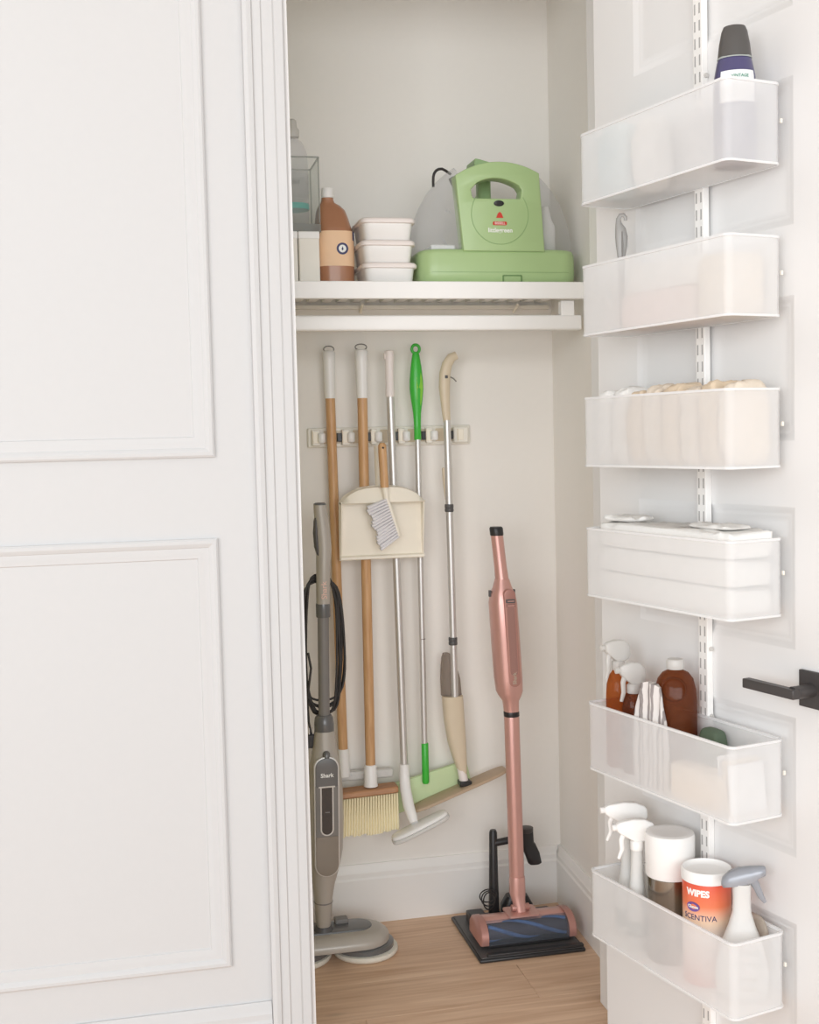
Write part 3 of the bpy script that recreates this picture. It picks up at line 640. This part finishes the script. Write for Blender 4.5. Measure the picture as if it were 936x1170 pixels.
plate('control_panel', shear(oval(-.0285, .0265, .464, .5355, .0250, .003)), [], -.0430, -.020, 'panel_grey', sm, bevel=.0012)
plate('screen_border', shear(oval(-.0180, .0160, .337, .4635, .002, .0168)), [], -.0442, -.042, 'silver_plastic', sm)
plate('screen', shear(oval(-.0145, .0125, .3405, .4625, .002, .0134)), [], -.0450, -.042, 'screen_black', sm)
plate('panel_strip', shear(rrect(-.0225, .0205, .462, .4655, .0015)), [], -.0452, -.042, 'silver_plastic', sm)
text('Shark', .0145, 'ink_white', sm, (.0015, -.0448, .493), bold=.0004)
plate('screen_mark', rrect(-.006, .006, .397, .3995, .001), [], -.0453, -.045, 'mid_grey', sm)
MB().lathe([(.010, .531), (.0105, .535), (.0095, .548), (.005, .553)], 18, (.003, -.033, 0)).build('button', 'panel_grey', sm, smooth=50)
# cleaning head
HC = (.008, .012)
def stadium(x0, x1, yc, r, z, n=10):
    return [(x1-r+r*math.cos(a), yc+r*math.sin(a), z) for a in [-PI/2+PI*k/n for k in range(n+1)]] + [(x0+r+r*math.cos(a), yc+r*math.sin(a), z) for a in [PI/2+PI*k/n for k in range(n+1)]]
for cx in (-.079, .098):
    p = MB().lathe([(.070, 0), (.082, .002), (.0865, .009), (.085, .016), (.075, .0185)], 40, (cx, .012, 0)).build('pad', 'pad_white', sm, smooth=60)
    MB().lathe([(.074, .0186), (.079, .020), (.079, .030), (.074, .0335)], 40, (cx-.004 if cx > 0 else cx+.004, .012, 0)).build('pad_holder', 'panel_grey', p, smooth=50)
MB().loft([stadium(-.150+g, .162-g, .012, .076-g, z) for z, g in ((.034, .004), (.036, .001), (.048, 0), (.056, .004), (.066, .016), (.070, .026))]).build('head_housing', 'taupe_plastic', sm, smooth=50)
MB().loft([stadium(-.12+g, .118-g, .020, .040-g, z) for z, g in ((.0695, 0), (.0735, .002), (.0745, .008))]).build('head_inset', 'panel_grey', sm, smooth=50)
MB().box(.022, .058, .025, .055, .0735, .088).build('latch', 'mid_grey', sm, bevel=.004)
MB().lathe([(.026, .0735), (.024, .078), (.018, .090)], 22, (-.012, .006, 0)).build('swivel', 'dark_grey', sm, smooth=50)
# cord hooks and wound cord
MB().tube([(.0115, 0, .985), (.0115, .026, .990), (.0115, .030, 1.000)], .006, 8).build('cord_hook', 'dark_grey', sm)
MB().tube([(.004, 0, .640), (.004, .026, .636), (.004, .030, .626)], .006, 8).build('cord_hook', 'dark_grey', sm)
cord = []
for k in range(7):
    wl, wr_ = .040+.004*random.random()+.0022*k, .037+.0035*k+.003*random.random(); zt, zb = 1.000-.003*k, .622+.006*k+.02*random.random()
    pts = []
    for j in range(30):
        a = 2*PI*j/30; c, s_ = math.cos(a), math.sin(a); zc = (zt+zb)/2
        x = .008 + (wr_ if c > 0 else wl)*math.copysign(abs(c)**.55, c) + .0022*math.sin(3*a+k*1.7)
        z = zc + (zt-zb)/2*math.copysign(abs(s_)**.8, s_)
        pts.append((x, .022+.0035*math.sin(2*a+k*2.1)+.0022*(k % 3), z))
    MB().tube(pts, .0031, 7, closed=True).build('cord', 'cord_black', sm, smooth=60)
MB().tube([(-.03, .016, .80), (-.024, .012, .76), (-.030, .012, .72), (-.036, .014, .68), (-.034, .012, .62), (-.028, .010, .585)], .0031, 7).build('cord', 'cord_black', sm, smooth=60)
MB().box(-.040, -.018, 0, .018, .555, .590).build('plug', 'black_plastic', sm, bevel=.003)
for x in (-.034, -.024): MB().box(x-.001, x+.001, .006, .012, .590, .606).build('plug_pin', 'silver_plastic', sm)

# ------------------------------------------------------------------ cordless stick vacuum on its stand
st = thing('vacuum_stand', 'black charging stand plate under the rose gold vacuum', 'stand', (.95, 3.10, 0))
MB().box(-.146, .140, -.155, .145, 0, .010).build('base_plate', 'black_plastic', st, bevel=.004)
MB().box(-.140, .134, -.150, .139, .010, .0125).build('plate_inlay', 'dark_grey', st, bevel=.001)
MB().box(-.124, .136, -.152, -.136, .0125, .020).build('front_lip', 'black_plastic', st, bevel=.002)
MB().tube([(-.038, .085, .0125), (-.036, .09, .12), (-.034, .092, .255), (-.034, .092, .262)], [.016, .013, .011, .008], 14).build('post', 'black_plastic', st, smooth=50)
MB().box(-.115, -.068, .055, .10, .0125, .043).build('charger', 'black_plastic', st, bevel=.004)
MB().loft([superring(.028, .088, z, a, b, 20, 3) for z, a, b in ((.0127, .046, .03), (.05, .044, .028), (.075, .03, .022))]).build('socket', 'black_plastic', st, smooth=50)
for k in range(3):
    pts = [(-.058+(.016+.004*k)*math.cos(a), .062+.004*k, .075+(.024-.003*k)*math.sin(a)+.006*k) for a in [2*PI*j/20 for j in range(20)]]
    MB().tube(pts, .0019, 6, closed=True).build('cable', 'cord_black', st, smooth=60)
MB().tube([(-.034, .09, .225), (.02, .086, .232), (.036, .08, .232)], [.010, .010, .012], 12).build('tool_arm', 'black_plastic', st, smooth=50)
ct = thing('crevice_tool', 'black upholstery nozzle clipped to the vacuum stand arm', 'nozzle', (1.003, 3.162, .17))
MB().loft([superring(x, y, z, a, b, 20, 3) for z, x, y, a, b in ((0, .018, -.012, .014, .008), (.004, .018, -.012, .019, .011), (.03, .012, -.006, .021, .013), (.055, .002, 0, .021, .016), (.06, 0, 0, .0185, .0165), (.098, -.002, 0, .0185, .0165), (.1, -.002, 0, .016, .014))]).build('nozzle', 'black_plastic', ct, smooth=50)
MB().lathe([(.0185, .088), (.020, .090), (.020, .100), (.015, .101)], 20, (-.002, 0, 0)).build('collar', 'black_metal', ct)
vc = thing('stick_vacuum', 'rose gold cordless stick vacuum standing on its black base', 'vacuum', (.95, 3.06, .0125))
vz = lambda z: z-.0125
cx_ = lambda z: (.9465+(.605-z)*.0 if z < .6 else .9465-(z-.6)*.040-max(0, z-.96)*.045)-.95
cy_ = lambda z: .010+.045*z
MB().loft([superring(cx_(z), cy_(z), vz(z), r, r*1.0, 30, 2.1) for z, r in ((.170, .0195), (.175, .0202), (.595, .0202), (.598, .0198))]).build('tube', 'rose_gold', vc, smooth=60)
MB().loft([superring(cx_(z), cy_(z), vz(z), r, r, 30, 2.1) for z, r in ((.598, .0202), (.600, .0209), (.610, .0209), (.612, .0202))]).build('tube_ring', 'black_plastic', vc)
MB().loft([superring(cx_(z), cy_(z)+dy_, vz(z), r, r*1.12, 32, 2.5) for z, r, dy_ in ((.612, .0195, 0), (.640, .0215, 0), (.652, .029, .004), (.665, .0345, .006), (.70, .0365, .008), (.80, .0370, .008), (.90, .0365, .008), (.925, .032, .006), (.945, .024, .002), (.965, .0185, 0))]).build('body', 'rose_gold', vc, smooth=60)
MB().loft([superring(cx_(z), cy_(z), vz(z), r, r, 26) for z, r in ((.964, .0183), (1.0, .0168), (1.05, .0165), (1.082, .0166))]).build('handle', 'rose_gold', vc, smooth=60)
MB().loft([superring(cx_(z), cy_(z), vz(z), r, r, 26) for z, r in ((1.081, .0172), (1.084, .0180), (1.100, .0180), (1.104, .0155))]).build('end_cap', 'black_plastic', vc)
for sx in (-1, 1): MB().box(cx_(.935)+sx*.033-.003, cx_(.935)+sx*.033+.003, .056, .066, vz(.918), vz(.935)).build('release_tab', 'dark_grey', vc, bevel=.001)
def vshear(pts): return [(x+cx_(z+.0125)+.006, z) for x, z in pts]
pf = cy_(.79)+.008-.0425
plate('front_panel', vshear(oval(-.0145, .0145, .670, .928, .014, .014)), [], pf-.0022, pf+.012, 'rose_gold_dark', vc, bevel=.001)
plate('panel_inlay', vshear(oval(-.0105, .0105, .700, .880, .003, .010)), [], pf-.0034, pf+.002, 'rose_panel', vc)
for z, m_ in ((.898, 'dark_grey'), (.886, 'rose_panel')):
    plate('switch', vshear(rrect(-.0125, .0125, z-.005, z+.005, .001)), [], pf-.0048, pf+.002, m_, vc)
    plate('switch_mark', vshear(rrect(-.008, .010, z-.0015, z+.0015, .0007)), [], pf-.0053, pf-.0045, 'rose_gold', vc)
text('Shark', .014, 'ink_taupe', vc, (cx_(.70)+.006, pf-.0030-.0008, .692), vertical=True, bold=.0003)
MB().loft([superring(x, y, z, a, b, 26, 2.4) for z, x, y, a, b in ((.158, -.0035, .016, .0198, .0195), (.150, -.0035, .016, .021, .021), (.115, -.004, .014, .0215, .021), (.095, -.003, .010, .018, .018), (.080, -.001, .004, .0165, .016), (.068, 0, 0, .015, .014))]).build('neck', 'rose_gold', vc, smooth=60)
MB().lathe([(.009, -.024), (.0095, -.023), (.0095, .023), (.009, .024)], 16).xf(Matrix.Translation((-.001, .0, .078)) @ Matrix.Rotation(PI/2, 4, 'Y')).build('pivot', 'rose_gold_dark', vc)
# floor nozzle: arched cross-section swept along x
NX0, NX1 = -.130, .134
def arch(x, k=1.0): return [(x, y, z) for y, z in [(-.068*k, .012), (-.071*k, .028), (-.066*k, .046*k), (-.052*k, .060*k), (-.03*k, .068*k), (0, .068*k), (.03*k, .060*k), (.045*k, .045*k), (.05*k, .012)]]
MB().loft([[(x, y, z) for x, y, z in ((x, -.015, .006), (x, -.030, .052*k), (x, -.022, .062*k), (x, -.004, .066*k), (x, .02, .062*k), (x, .045, .045*k), (x, .05, .006))] for x, k in ((NX0+.004, .9), (NX0+.012, 1), (NX1-.012, 1), (NX1-.004, .9))]).build('nozzle_housing', 'rose_gold', vc, bevel=.003, smooth=40)
for xa, xb in ((NX0, NX0+.022), (NX1-.022, NX1)):
    MB().loft([arch(xa, .94), arch(xa+.004 if xa < 0 else xa, 1.0), arch(xb, 1.0) if xa < 0 else arch(xb-.004, 1.0), arch(xb, .97 if xa < 0 else .94)]).build('nozzle_end', 'rose_gold_dark', vc, smooth=45)
MB().box(NX0+.02, NX1-.02, -.066, -.012, .004, .013).build('nozzle_sole', 'black_plastic', vc, bevel=.002)
MB().lathe([(.020, NX0+.024), (.021, NX0+.026), (.021, NX1-.026), (.020, NX1-.024)], 24).xf(Matrix.Translation((0, -.038, .036)) @ Matrix.Rotation(PI/2, 4, 'Y')).build('brush_roll', 'brush_dark', vc, smooth=60)
for k in range(3):
    pts = []
    for j in range(25):
        u = j/24; a = k*2*PI/3+u*PI*1.3; pts.append((NX0+.026+u*(NX1-NX0-.052), -.038+.0205*math.cos(a), .036+.0205*math.sin(a)))
    MB().tube(pts, .0055, 7).build('brush_strip', 'brush_blue', vc, smooth=60)
win = MB(); ri, ro = [], []
wp = [(-.0685, .013), (-.0705, .028), (-.066, .045), (-.054, .058), (-.034, .0645)]
rings = [[(x, y, z) for y, z in wp] + [(x, y+.002, z-.002) for y, z in wp[::-1]] for x in (NX0+.022, NX1-.022)]
win.loft(rings).build('nozzle_window', 'tank_window', vc, smooth=50)
MB().loft([[(x, y, .069 if i else .064) for x, y in rrect(-.042+g, .044-g, -.036+g, .034-g, .008)] for i, g in ((0, 0), (1, 0), (1, .004))]).build('nozzle_top_plate', 'rose_gold', vc, smooth=40)

# ------------------------------------------------------------------ what stands in the door baskets
def dthing(name, label, cat, s, o, z, psi=-27, group=None, tilt=None):
    t = thing(name, label, cat, D(s, o, z), math.radians(psi), group)
    if tilt: t.rotation_euler = (tilt[0], tilt[1], math.radians(psi))
    return t
IN = BT+.0008
def blob(hx_, hy_, hz, seed, amp=.006, e=3, n=28, m=12, freq=28):
    """soft folded cloth lump standing on z 0"""
    mb = MB(); rings = []
    for i in range(m+1):
        v = -PI/2+PI*i/m; c, s_ = max(.04, math.cos(v))**(2/e), math.copysign(abs(math.sin(v))**(2/e), math.sin(v))
        r = []
        for x, y, _ in superring(0, 0, 0, hx_*c, hy_*c, n, e):
            z = hz+hz*s_; q = noise.noise(Vector((x*freq+seed*7.1, y*freq, z*freq+seed)))
            q2 = noise.noise(Vector((x*freq*2.6+seed*3.3, y*freq*2.6, z*freq*2+seed)))
            k = 1+(q*amp+q2*amp*.4)/max(hx_, hy_)
            r.append((x*k, y*k, max(0, z+(q*.8+q2*.5)*amp*(1 if z > hz else .15))))
        rings.append(r)
    return mb.loft(rings)
# basket 1
t = dthing('cleaner_bottle', 'navy bottle with charcoal cap in the topmost door basket', 'bottle', .513, .066, BZ[0]+IN, -22)
MB().lathe([(.034, 0), (.037, .003), (.037, .10), (.0365, .135), (.0345, .155), (.030, .178), (.028, .184)], 32, sy=.85).build('body', 'navy_plastic', t, smooth=60)
MB().lathe([(.0288, .1845), (.0285, .188), (.0262, .208), (.022, .230), (.0185, .238), (.010, .2405)], 32, sy=.9).build('cap', 'cap_charcoal', t, smooth=50)
MB().lathe([(.0292, .1825), (.0296, .184), (.0292, .1855)], 32, sy=.87, cap=False).build('cap_line', 'ink_grey', t)
lp = MB(); rr_ = []
for z, r in ((.105, .0375), (.13, .0374), (.150, .0358), (.1585, .0347)):
    rr_.append([(r*math.sin(a), -r*.86*math.cos(a), z) for a in [math.radians(v) for v in range(-46, 66, 8)]] + [((r-.001)*math.sin(a), -(r-.001)*.86*math.cos(a), z) for a in [math.radians(v) for v in range(58, -54, -8)]])
lp.loft(rr_).build('label', 'paper_label', t, smooth=60)
text('VINTAGE', .0075, 'ink_green', t, (0, .004, .148), R=.0366, rotz=.18)
MB().box(-.012, -.011, 0, .001, 0, .001)
t = dthing('soft_sponge', 'pale blue sponge peeking over the far end of the top basket', 'sponge', .19, .075, BZ[0]+IN, -76)
blob(.045, .03, .0735, 3, .003, 4).build('sponge', 'blue_soft', t, smooth=60)
t = dthing('cloth_bundle', 'white cloth bundle in the top basket, between sponge and navy bottle', 'cloth', .275, .062, BZ[0]+IN, -76)
blob(.034, .036, .0715, 5, .005, 3).build('bundle', 'cloth_white', t, smooth=60)
# basket 2
t = dthing('hook_tool', 'grey flat tool with a hooked end standing in the second basket', 'tool', .178, .066, BZ[1]+IN, -20)
MB().tube([(0, 0, 0), (0, 0, .12), (0, 0, .15), (.001, 0, .172), (.001, 0, .190), (-.001, 0, .205), (-.0045, 0, .217), (-.0045, 0, .226), (-.001, 0, .2325), (.005, 0, .233), (.009, 0, .2285), (.0095, 0, .222)], [.005, .006, .0075, .0112, .0125, .0105, .006, .0045, .0042, .004, .0037, .003], 14, .45).build('handle', 'hook_grey', t, smooth=60)
MB().tube([(.002, -.0060, .150), (.0025, -.0066, .175), (.002, -.0062, .20)], [.0012, .002, .001], 8).build('grip_line', 'mid_grey', t)
t = dthing('soft_pack', 'pale pink soft pack lying inside the second basket', 'pack', .33, .066, BZ[1]+IN, -76.3)
MB().loft([superring(0, 0, z, a, b, 36, 6) for z, a, b in ((0, .105, .040), (.004, .11, .043), (.06, .11, .043), (.066, .104, .038))]).build('pack', 'pink_soft', t, smooth=50)
t = dthing('soft_pack', 'white soft pack on top of the pink one in the second basket', 'pack', .345, .066, BZ[1]+IN+.0665, -76.3)
MB().loft([superring(0, 0, z, a, b, 36, 6) for z, a, b in ((0, .105, .038), (.004, .11, .041), (.046, .11, .041), (.052, .104, .036))]).build('pack', 'cloth_white', t, smooth=50)
t = dthing('soft_pack', 'white soft pack at the near end of the second basket', 'pack', .50, .066, BZ[1]+IN, -76.3)
MB().loft([superring(0, 0, z, a, b, 36, 5) for z, a, b in ((0, .040, .042), (.004, .044, .046), (.10, .043, .045), (.108, .038, .04))]).build('pack', 'cloth_beige', t, smooth=50)
# basket 3: cloths standing side by side
cw = ['cloth_white', 'cloth_white', 'cloth_tan', 'cloth_beige', 'cloth_tan', 'cloth_beige', 'cloth_tan', 'cloth_beige']
desc = ['white cloth at the far end of the third basket', 'second white cloth in the third basket, beside the tan ones', 'tan cloth next to the white ones in the third basket',
        'beige cloth in the third basket, fourth from the far end', 'tan cloth in the middle of the third basket by the rail', 'beige cloth in the third basket just past the rail', 'tan cloth second from the near end of the third basket', 'beige cloth at the near end of the third basket']
for k in range(8):
    t = dthing('folded_cloth', desc[k], 'cloth', .166+k*.0532, .070, BZ[2]+IN, -76.3, 'cloths in the third door basket')
    blob(.0240, .0455, .0735+.002*math.sin(k*2.2), k+1, .0075, 4, 40, 20, 44).build('cloth', cw[k], t, smooth=60)
# basket 4: stack of white cloths, wide and flat
z = BZ[3]+IN
for k in range(3):
    t = dthing('folded_towel', ['lowest', 'middle', 'topmost'][k]+' white folded towel in the stack filling the fourth basket', 'towel', .3535, .0705, z, -76.3, 'white towels in the fourth basket')
    blob(.2085, .0480, .0240 if k < 2 else .0245, k+20, .0025 if k < 2 else .0085, 9, 72, 10, 24 if k < 2 else 34).build('towel', 'cloth_white', t, smooth=60); z += .0485
t = dthing('folded_towel', 'crumpled white towel end poking over the far corner of the fourth basket', 'towel', .200, .072, z+.001, -70, 'white towels in the fourth basket')
blob(.050, .036, .006, 41, .006, 3, 48, 8, 60).build('towel', 'cloth_white', t, smooth=60)
t = dthing('folded_towel', 'thin white towel corner lying at the near end of the fourth basket', 'towel', .46, .066, z+.001, -82, 'white towels in the fourth basket')
blob(.070, .036, .004, 47, .006, 3, 56, 8, 50).build('towel', 'cloth_white', t, smooth=60)
# spray head shared by the small bottles
def spray_head(par, z, m, L=.062, trig=None, sc=1.0, neck=.011):
    MB().lathe([(neck*1.15, 0), (neck*1.2, .002), (neck*1.2, .016), (neck*.9, .019)], 20, (0, 0, z)).build('collar', m, par, smooth=50)
    z += .018
    hd = MB().loft([[(x, y*w, zz+z) for y, zz in ((-.009, lo), (.009, lo), (.0105, (lo+hi)/2), (.007, hi), (-.007, hi), (-.0105, (lo+hi)/2))] for x, w, lo, hi in ((-L*.55, .7, .022, .036), (-L*.45, .95, .016, .040), (-L*.1, 1, .0, .044), (L*.2, 1, -.001, .042), (L*.42, .85, .004, .034), (L*.5, .5, .01, .026))])
    hd.build('spray_head', m, par, bevel=.002, smooth=60)
    MB().lathe([(.006, 0), (.0065, .001), (.0065, .010), (.004, .011)], 14).xf(Matrix.Translation((-L*.55+.001, 0, z+.029)) @ Matrix.Rotation(-PI/2, 4, 'Y')).build('nozzle', trig or m, par, smooth=50)
    MB().tube([(-L*.34, 0, z+.018), (-L*.42, 0, z+.004), (-L*.40, 0, z-.016), (-L*.5, 0, z-.034)], [.006, .0055, .005, .0035], 10, .8).build('trigger', trig or m, par, smooth=60)
# basket 5
t = dthing('spray_bottle', 'amber glass spray bottle with pale head at far end of fifth basket', 'bottle', .165, .078, BZ[4]+IN, 10)
MB().lathe([(.021, 0), (.0245, .003), (.0250, .02), (.0250, .145), (.0235, .168), (.0185, .186), (.0125, .195), (.012, .198)], 28).build('body', 'amber', t, smooth=60)
spray_head(t, .198, 'pale_cap', .055)
t = dthing('spray_bottle', 'small dark amber spray bottle second from far end of fifth basket', 'bottle', .219, .080, BZ[4]+IN, 0)
MB().lathe([(.021, 0), (.0225, .003), (.0225, .130), (.020, .148), (.014, .158), (.0115, .160)], 26).build('body', 'dark_amber', t, smooth=60)
spray_head(t, .160, 'pale_cap', .052)
t = dthing('soap_bottle', 'large round shouldered amber bottle behind the striped cloth in fifth basket', 'bottle', .327, .0605, BZ[4]+IN, -30)
MB().lathe([(.036, 0), (.0395, .004), (.0405, .02), (.0405, .160), (.039, .185), (.034, .205), (.025, .217), (.015, .222), (.0135, .224)], 32).build('body', 'dark_amber', t, smooth=60)
MB().lathe([(.0165, .2242), (.017, .226), (.017, .240), (.015, .243)], 24).build('cap', 'pale_cap', t, smooth=50)
plate('shoulder_ring', disc(0, .19, .024, 30), [disc(0, .19, .0215, 30)], -.036, -.030, 'dark_amber', t)
t = dthing('striped_cloth', 'grey striped cloth bunched up in front of the large amber bottle', 'cloth', .318, .1135, BZ[4]+IN, -66)
mb = MB(); rings = []
for i in range(15):
    v = i/14; z = .203*v; wv = .045*(1-.42*v**4); ring = []
    for x, y, _ in superring(0, 0, 0, wv, .0065+.002*(1-v), 60, 2.4):
        f = math.sin(x*260+2*v)*.0040*(1 if y < 0 else .3)+.0015*math.sin(x*520)
        ring.append((x*(1+.06*math.sin(5*v)), min(y+f*(.6+.4*v), .0105), z*(1-.13*abs(x/.045)**2.0)))
    rings.append(ring)
mb.loft(rings).build('cloth', 'striped_cloth', t, smooth=60)
t = dthing('refill_pack', 'cream refill pack lying in the fifth door basket', 'pack', .447, .094, BZ[4]+IN, -72)
MB().loft([superring(0, 0, z, a, b, 36, 6) for z, a, b in ((0, .066, .020), (.004, .070, .022), (.058, .070, .022), (.063, .066, .019))]).build('pack', 'pack_cream', t, smooth=50)
for k in range(3):
    t = dthing('card_sleeve', ['white card sleeve leaning nearest the end of the fifth basket', 'middle white card sleeve leaning in the fifth basket', 'white card sleeve leaning against the cream pack in the fifth basket'][k], 'sleeve', .539-k*.013, .066, BZ[4]+IN, -76.3, 'card sleeves in the fifth basket', tilt=(0, 0))
    t.rotation_euler = (Matrix.Rotation(DROT, 3, 'Z') @ Matrix.Rotation(-.10, 3, 'Y')).to_euler()
    MB().box(-.002, .002, -.042, .038, .0005, .088+.006*k).build('sleeve', 'paper_label' if k != 1 else 'pack_cream', t, bevel=.001)
t = dthing('scrub_pad', 'small dark green scrub pad beside the rail in the fifth basket', 'pad', .41, .040, BZ[4]+IN, -76.3)
blob(.028, .016, .061, 77, .002, 5).build('pad', 'moss', t, smooth=60)
# basket 6
for k, (s, o, lab) in enumerate(((.192, .080, 'white spray bottle at the far end of the lowest door basket'), (.252, .101, 'white spray bottle in front of the steel canister in the lowest basket'))):
    t = dthing('cleaner_spray_bottle', lab, 'bottle', s, o, BZ[5]+IN, -6 if k == 0 else -2, 'white spray bottles in the lowest basket')
    r = .0255 if k == 0 else .0195
    hn = .218 if k == 0 else .203
    MB().lathe([(r*.9, 0), (r, .004), (r, .075), (r*.9, .10), (.0145, .135), (.0125, .165), (.0115, hn-.003), (.0115, hn)], 26).build('body', 'milky', t, smooth=60)
    spray_head(t, hn, 'white_plastic', .084 if k == 0 else .076)
    MB().lathe([(r+.0002, .03), (r+.0006, .031), (r+.0006, .062), (r+.0002, .063)], 26, cap=False).build('label', 'ink_grey', t)
t = dthing('canister', 'tall canister with white top and brushed steel base in the lowest basket', 'canister', .312, .0665, BZ[5]+IN, -27)
MB().lathe([(.044, 0), (.0462, .002), (.0462, .163), (.0458, .1655)], 40).build('steel_base', 'steel', t, smooth=50)
MB().lathe([(.0465, .166), (.0475, .168), (.048, .243), (.0465, .249), (.040, .2515), (.034, .2505)], 40).build('top', 'white_plastic', t, smooth=50)
t = dthing('wipes_canister', 'orange and white wipes canister in the lowest door basket', 'canister', .4195, .0655, BZ[5]+IN, -42)
MB().lathe([(.043, 0), (.0450, .002), (.0450, .190), (.0445, .1915)], 40).build('body', 'wipes_label', t, smooth=50)
MB().lathe([(.0452, .192), (.0468, .193), (.0468, .211), (.0445, .214), (.0435, .211), (.040, .206), (.036, .205)], 40).build('lid', 'white_plastic', t, smooth=50)
text('WIPES', .0165, 'ink_white', t, (0, 0, .176), R=.0453, rotz=-.12, bold=.0008)
ov = [(.0135*math.cos(a), .150+.0088*math.sin(a)) for a in [2*PI*k/26 for k in range(26)]]
op_ = plate('logo_oval', ov, [], -.0012, -.0002, 'ink_purple', t)
for v in op_.data.vertices:
    x, y, z = v.co; a = x/.0453-.30; rr_ = .0452-y; v.co = (rr_*math.sin(a), -rr_*math.cos(a), z)
text('Clorox', .0075, 'ink_white', t, (0, 0, .150), R=.0466, rotz=-.30, bold=.0002)
text('SCENTIVA', .0145, 'ink_navy', t, (0, 0, .130), R=.0453, rotz=-.05)
t = dthing('trigger_bottle', 'white bottle with grey trigger at the near end of the lowest basket', 'bottle', .5135, .064, BZ[5]+IN, -21)
MB().loft([superring(0, 0, z, a, b, 36, 2.6) for z, a, b in ((0, .040, .022), (.004, .044, .025), (.03, .0475, .026), (.06, .0465, .0255), (.10, .037, .023), (.135, .0235, .0185), (.160, .0165, .015), (.185, .0155, .0145), (.205, .0165, .015), (.212, .016, .0145))]).build('body', 'milky', t, smooth=60)
MB().loft([[(x, y*w, z) for y, z in ((-.0135, lo), (.0135, lo), (.0145, (lo+hi)/2), (.008, hi-.001), (0, hi), (-.008, hi-.001), (-.0145, (lo+hi)/2))] for x, w, lo, hi in ((-.036, .35, .209, .214), (-.033, .75, .206, .222), (-.022, 1, .208, .233), (-.004, 1, .211, .2405), (.016, .9, .216, .2435), (.032, .75, .226, .2445), (.040, .65, .229, .2445), (.042, .5, .231, .2425))]).build('spray_head', 'grey_trigger', t, smooth=60)
MB().tube([(.018, 0, .222), (.026, 0, .207), (.034, 0, .188), (.041, 0, .178)], [.009, .007, .0055, .003], 12, .8).build('trigger', 'grey_trigger', t, smooth=60)
text('Small', .017, 'ink_grey', t, (.010, -.0262, .094))
text('MULTI SURFACE', .0075, 'ink_grey', t, (.010, -.0266, .073))
text('CLEANER', .0075, 'ink_taupe', t, (.008, -.0268, .045)); text('20 FL OZ', .006, 'ink_taupe', t, (.008, -.0268, .026))
t = dthing('plastic_bag', 'crumpled clear brown bag behind the white trigger bottle', 'bag', .512, .0285, BZ[5]+IN, -76.3)
blob(.034, .0065, .0735, 91, .004, 3, 30, 14, 50).build('bag', 'bag_film', t, smooth=40)
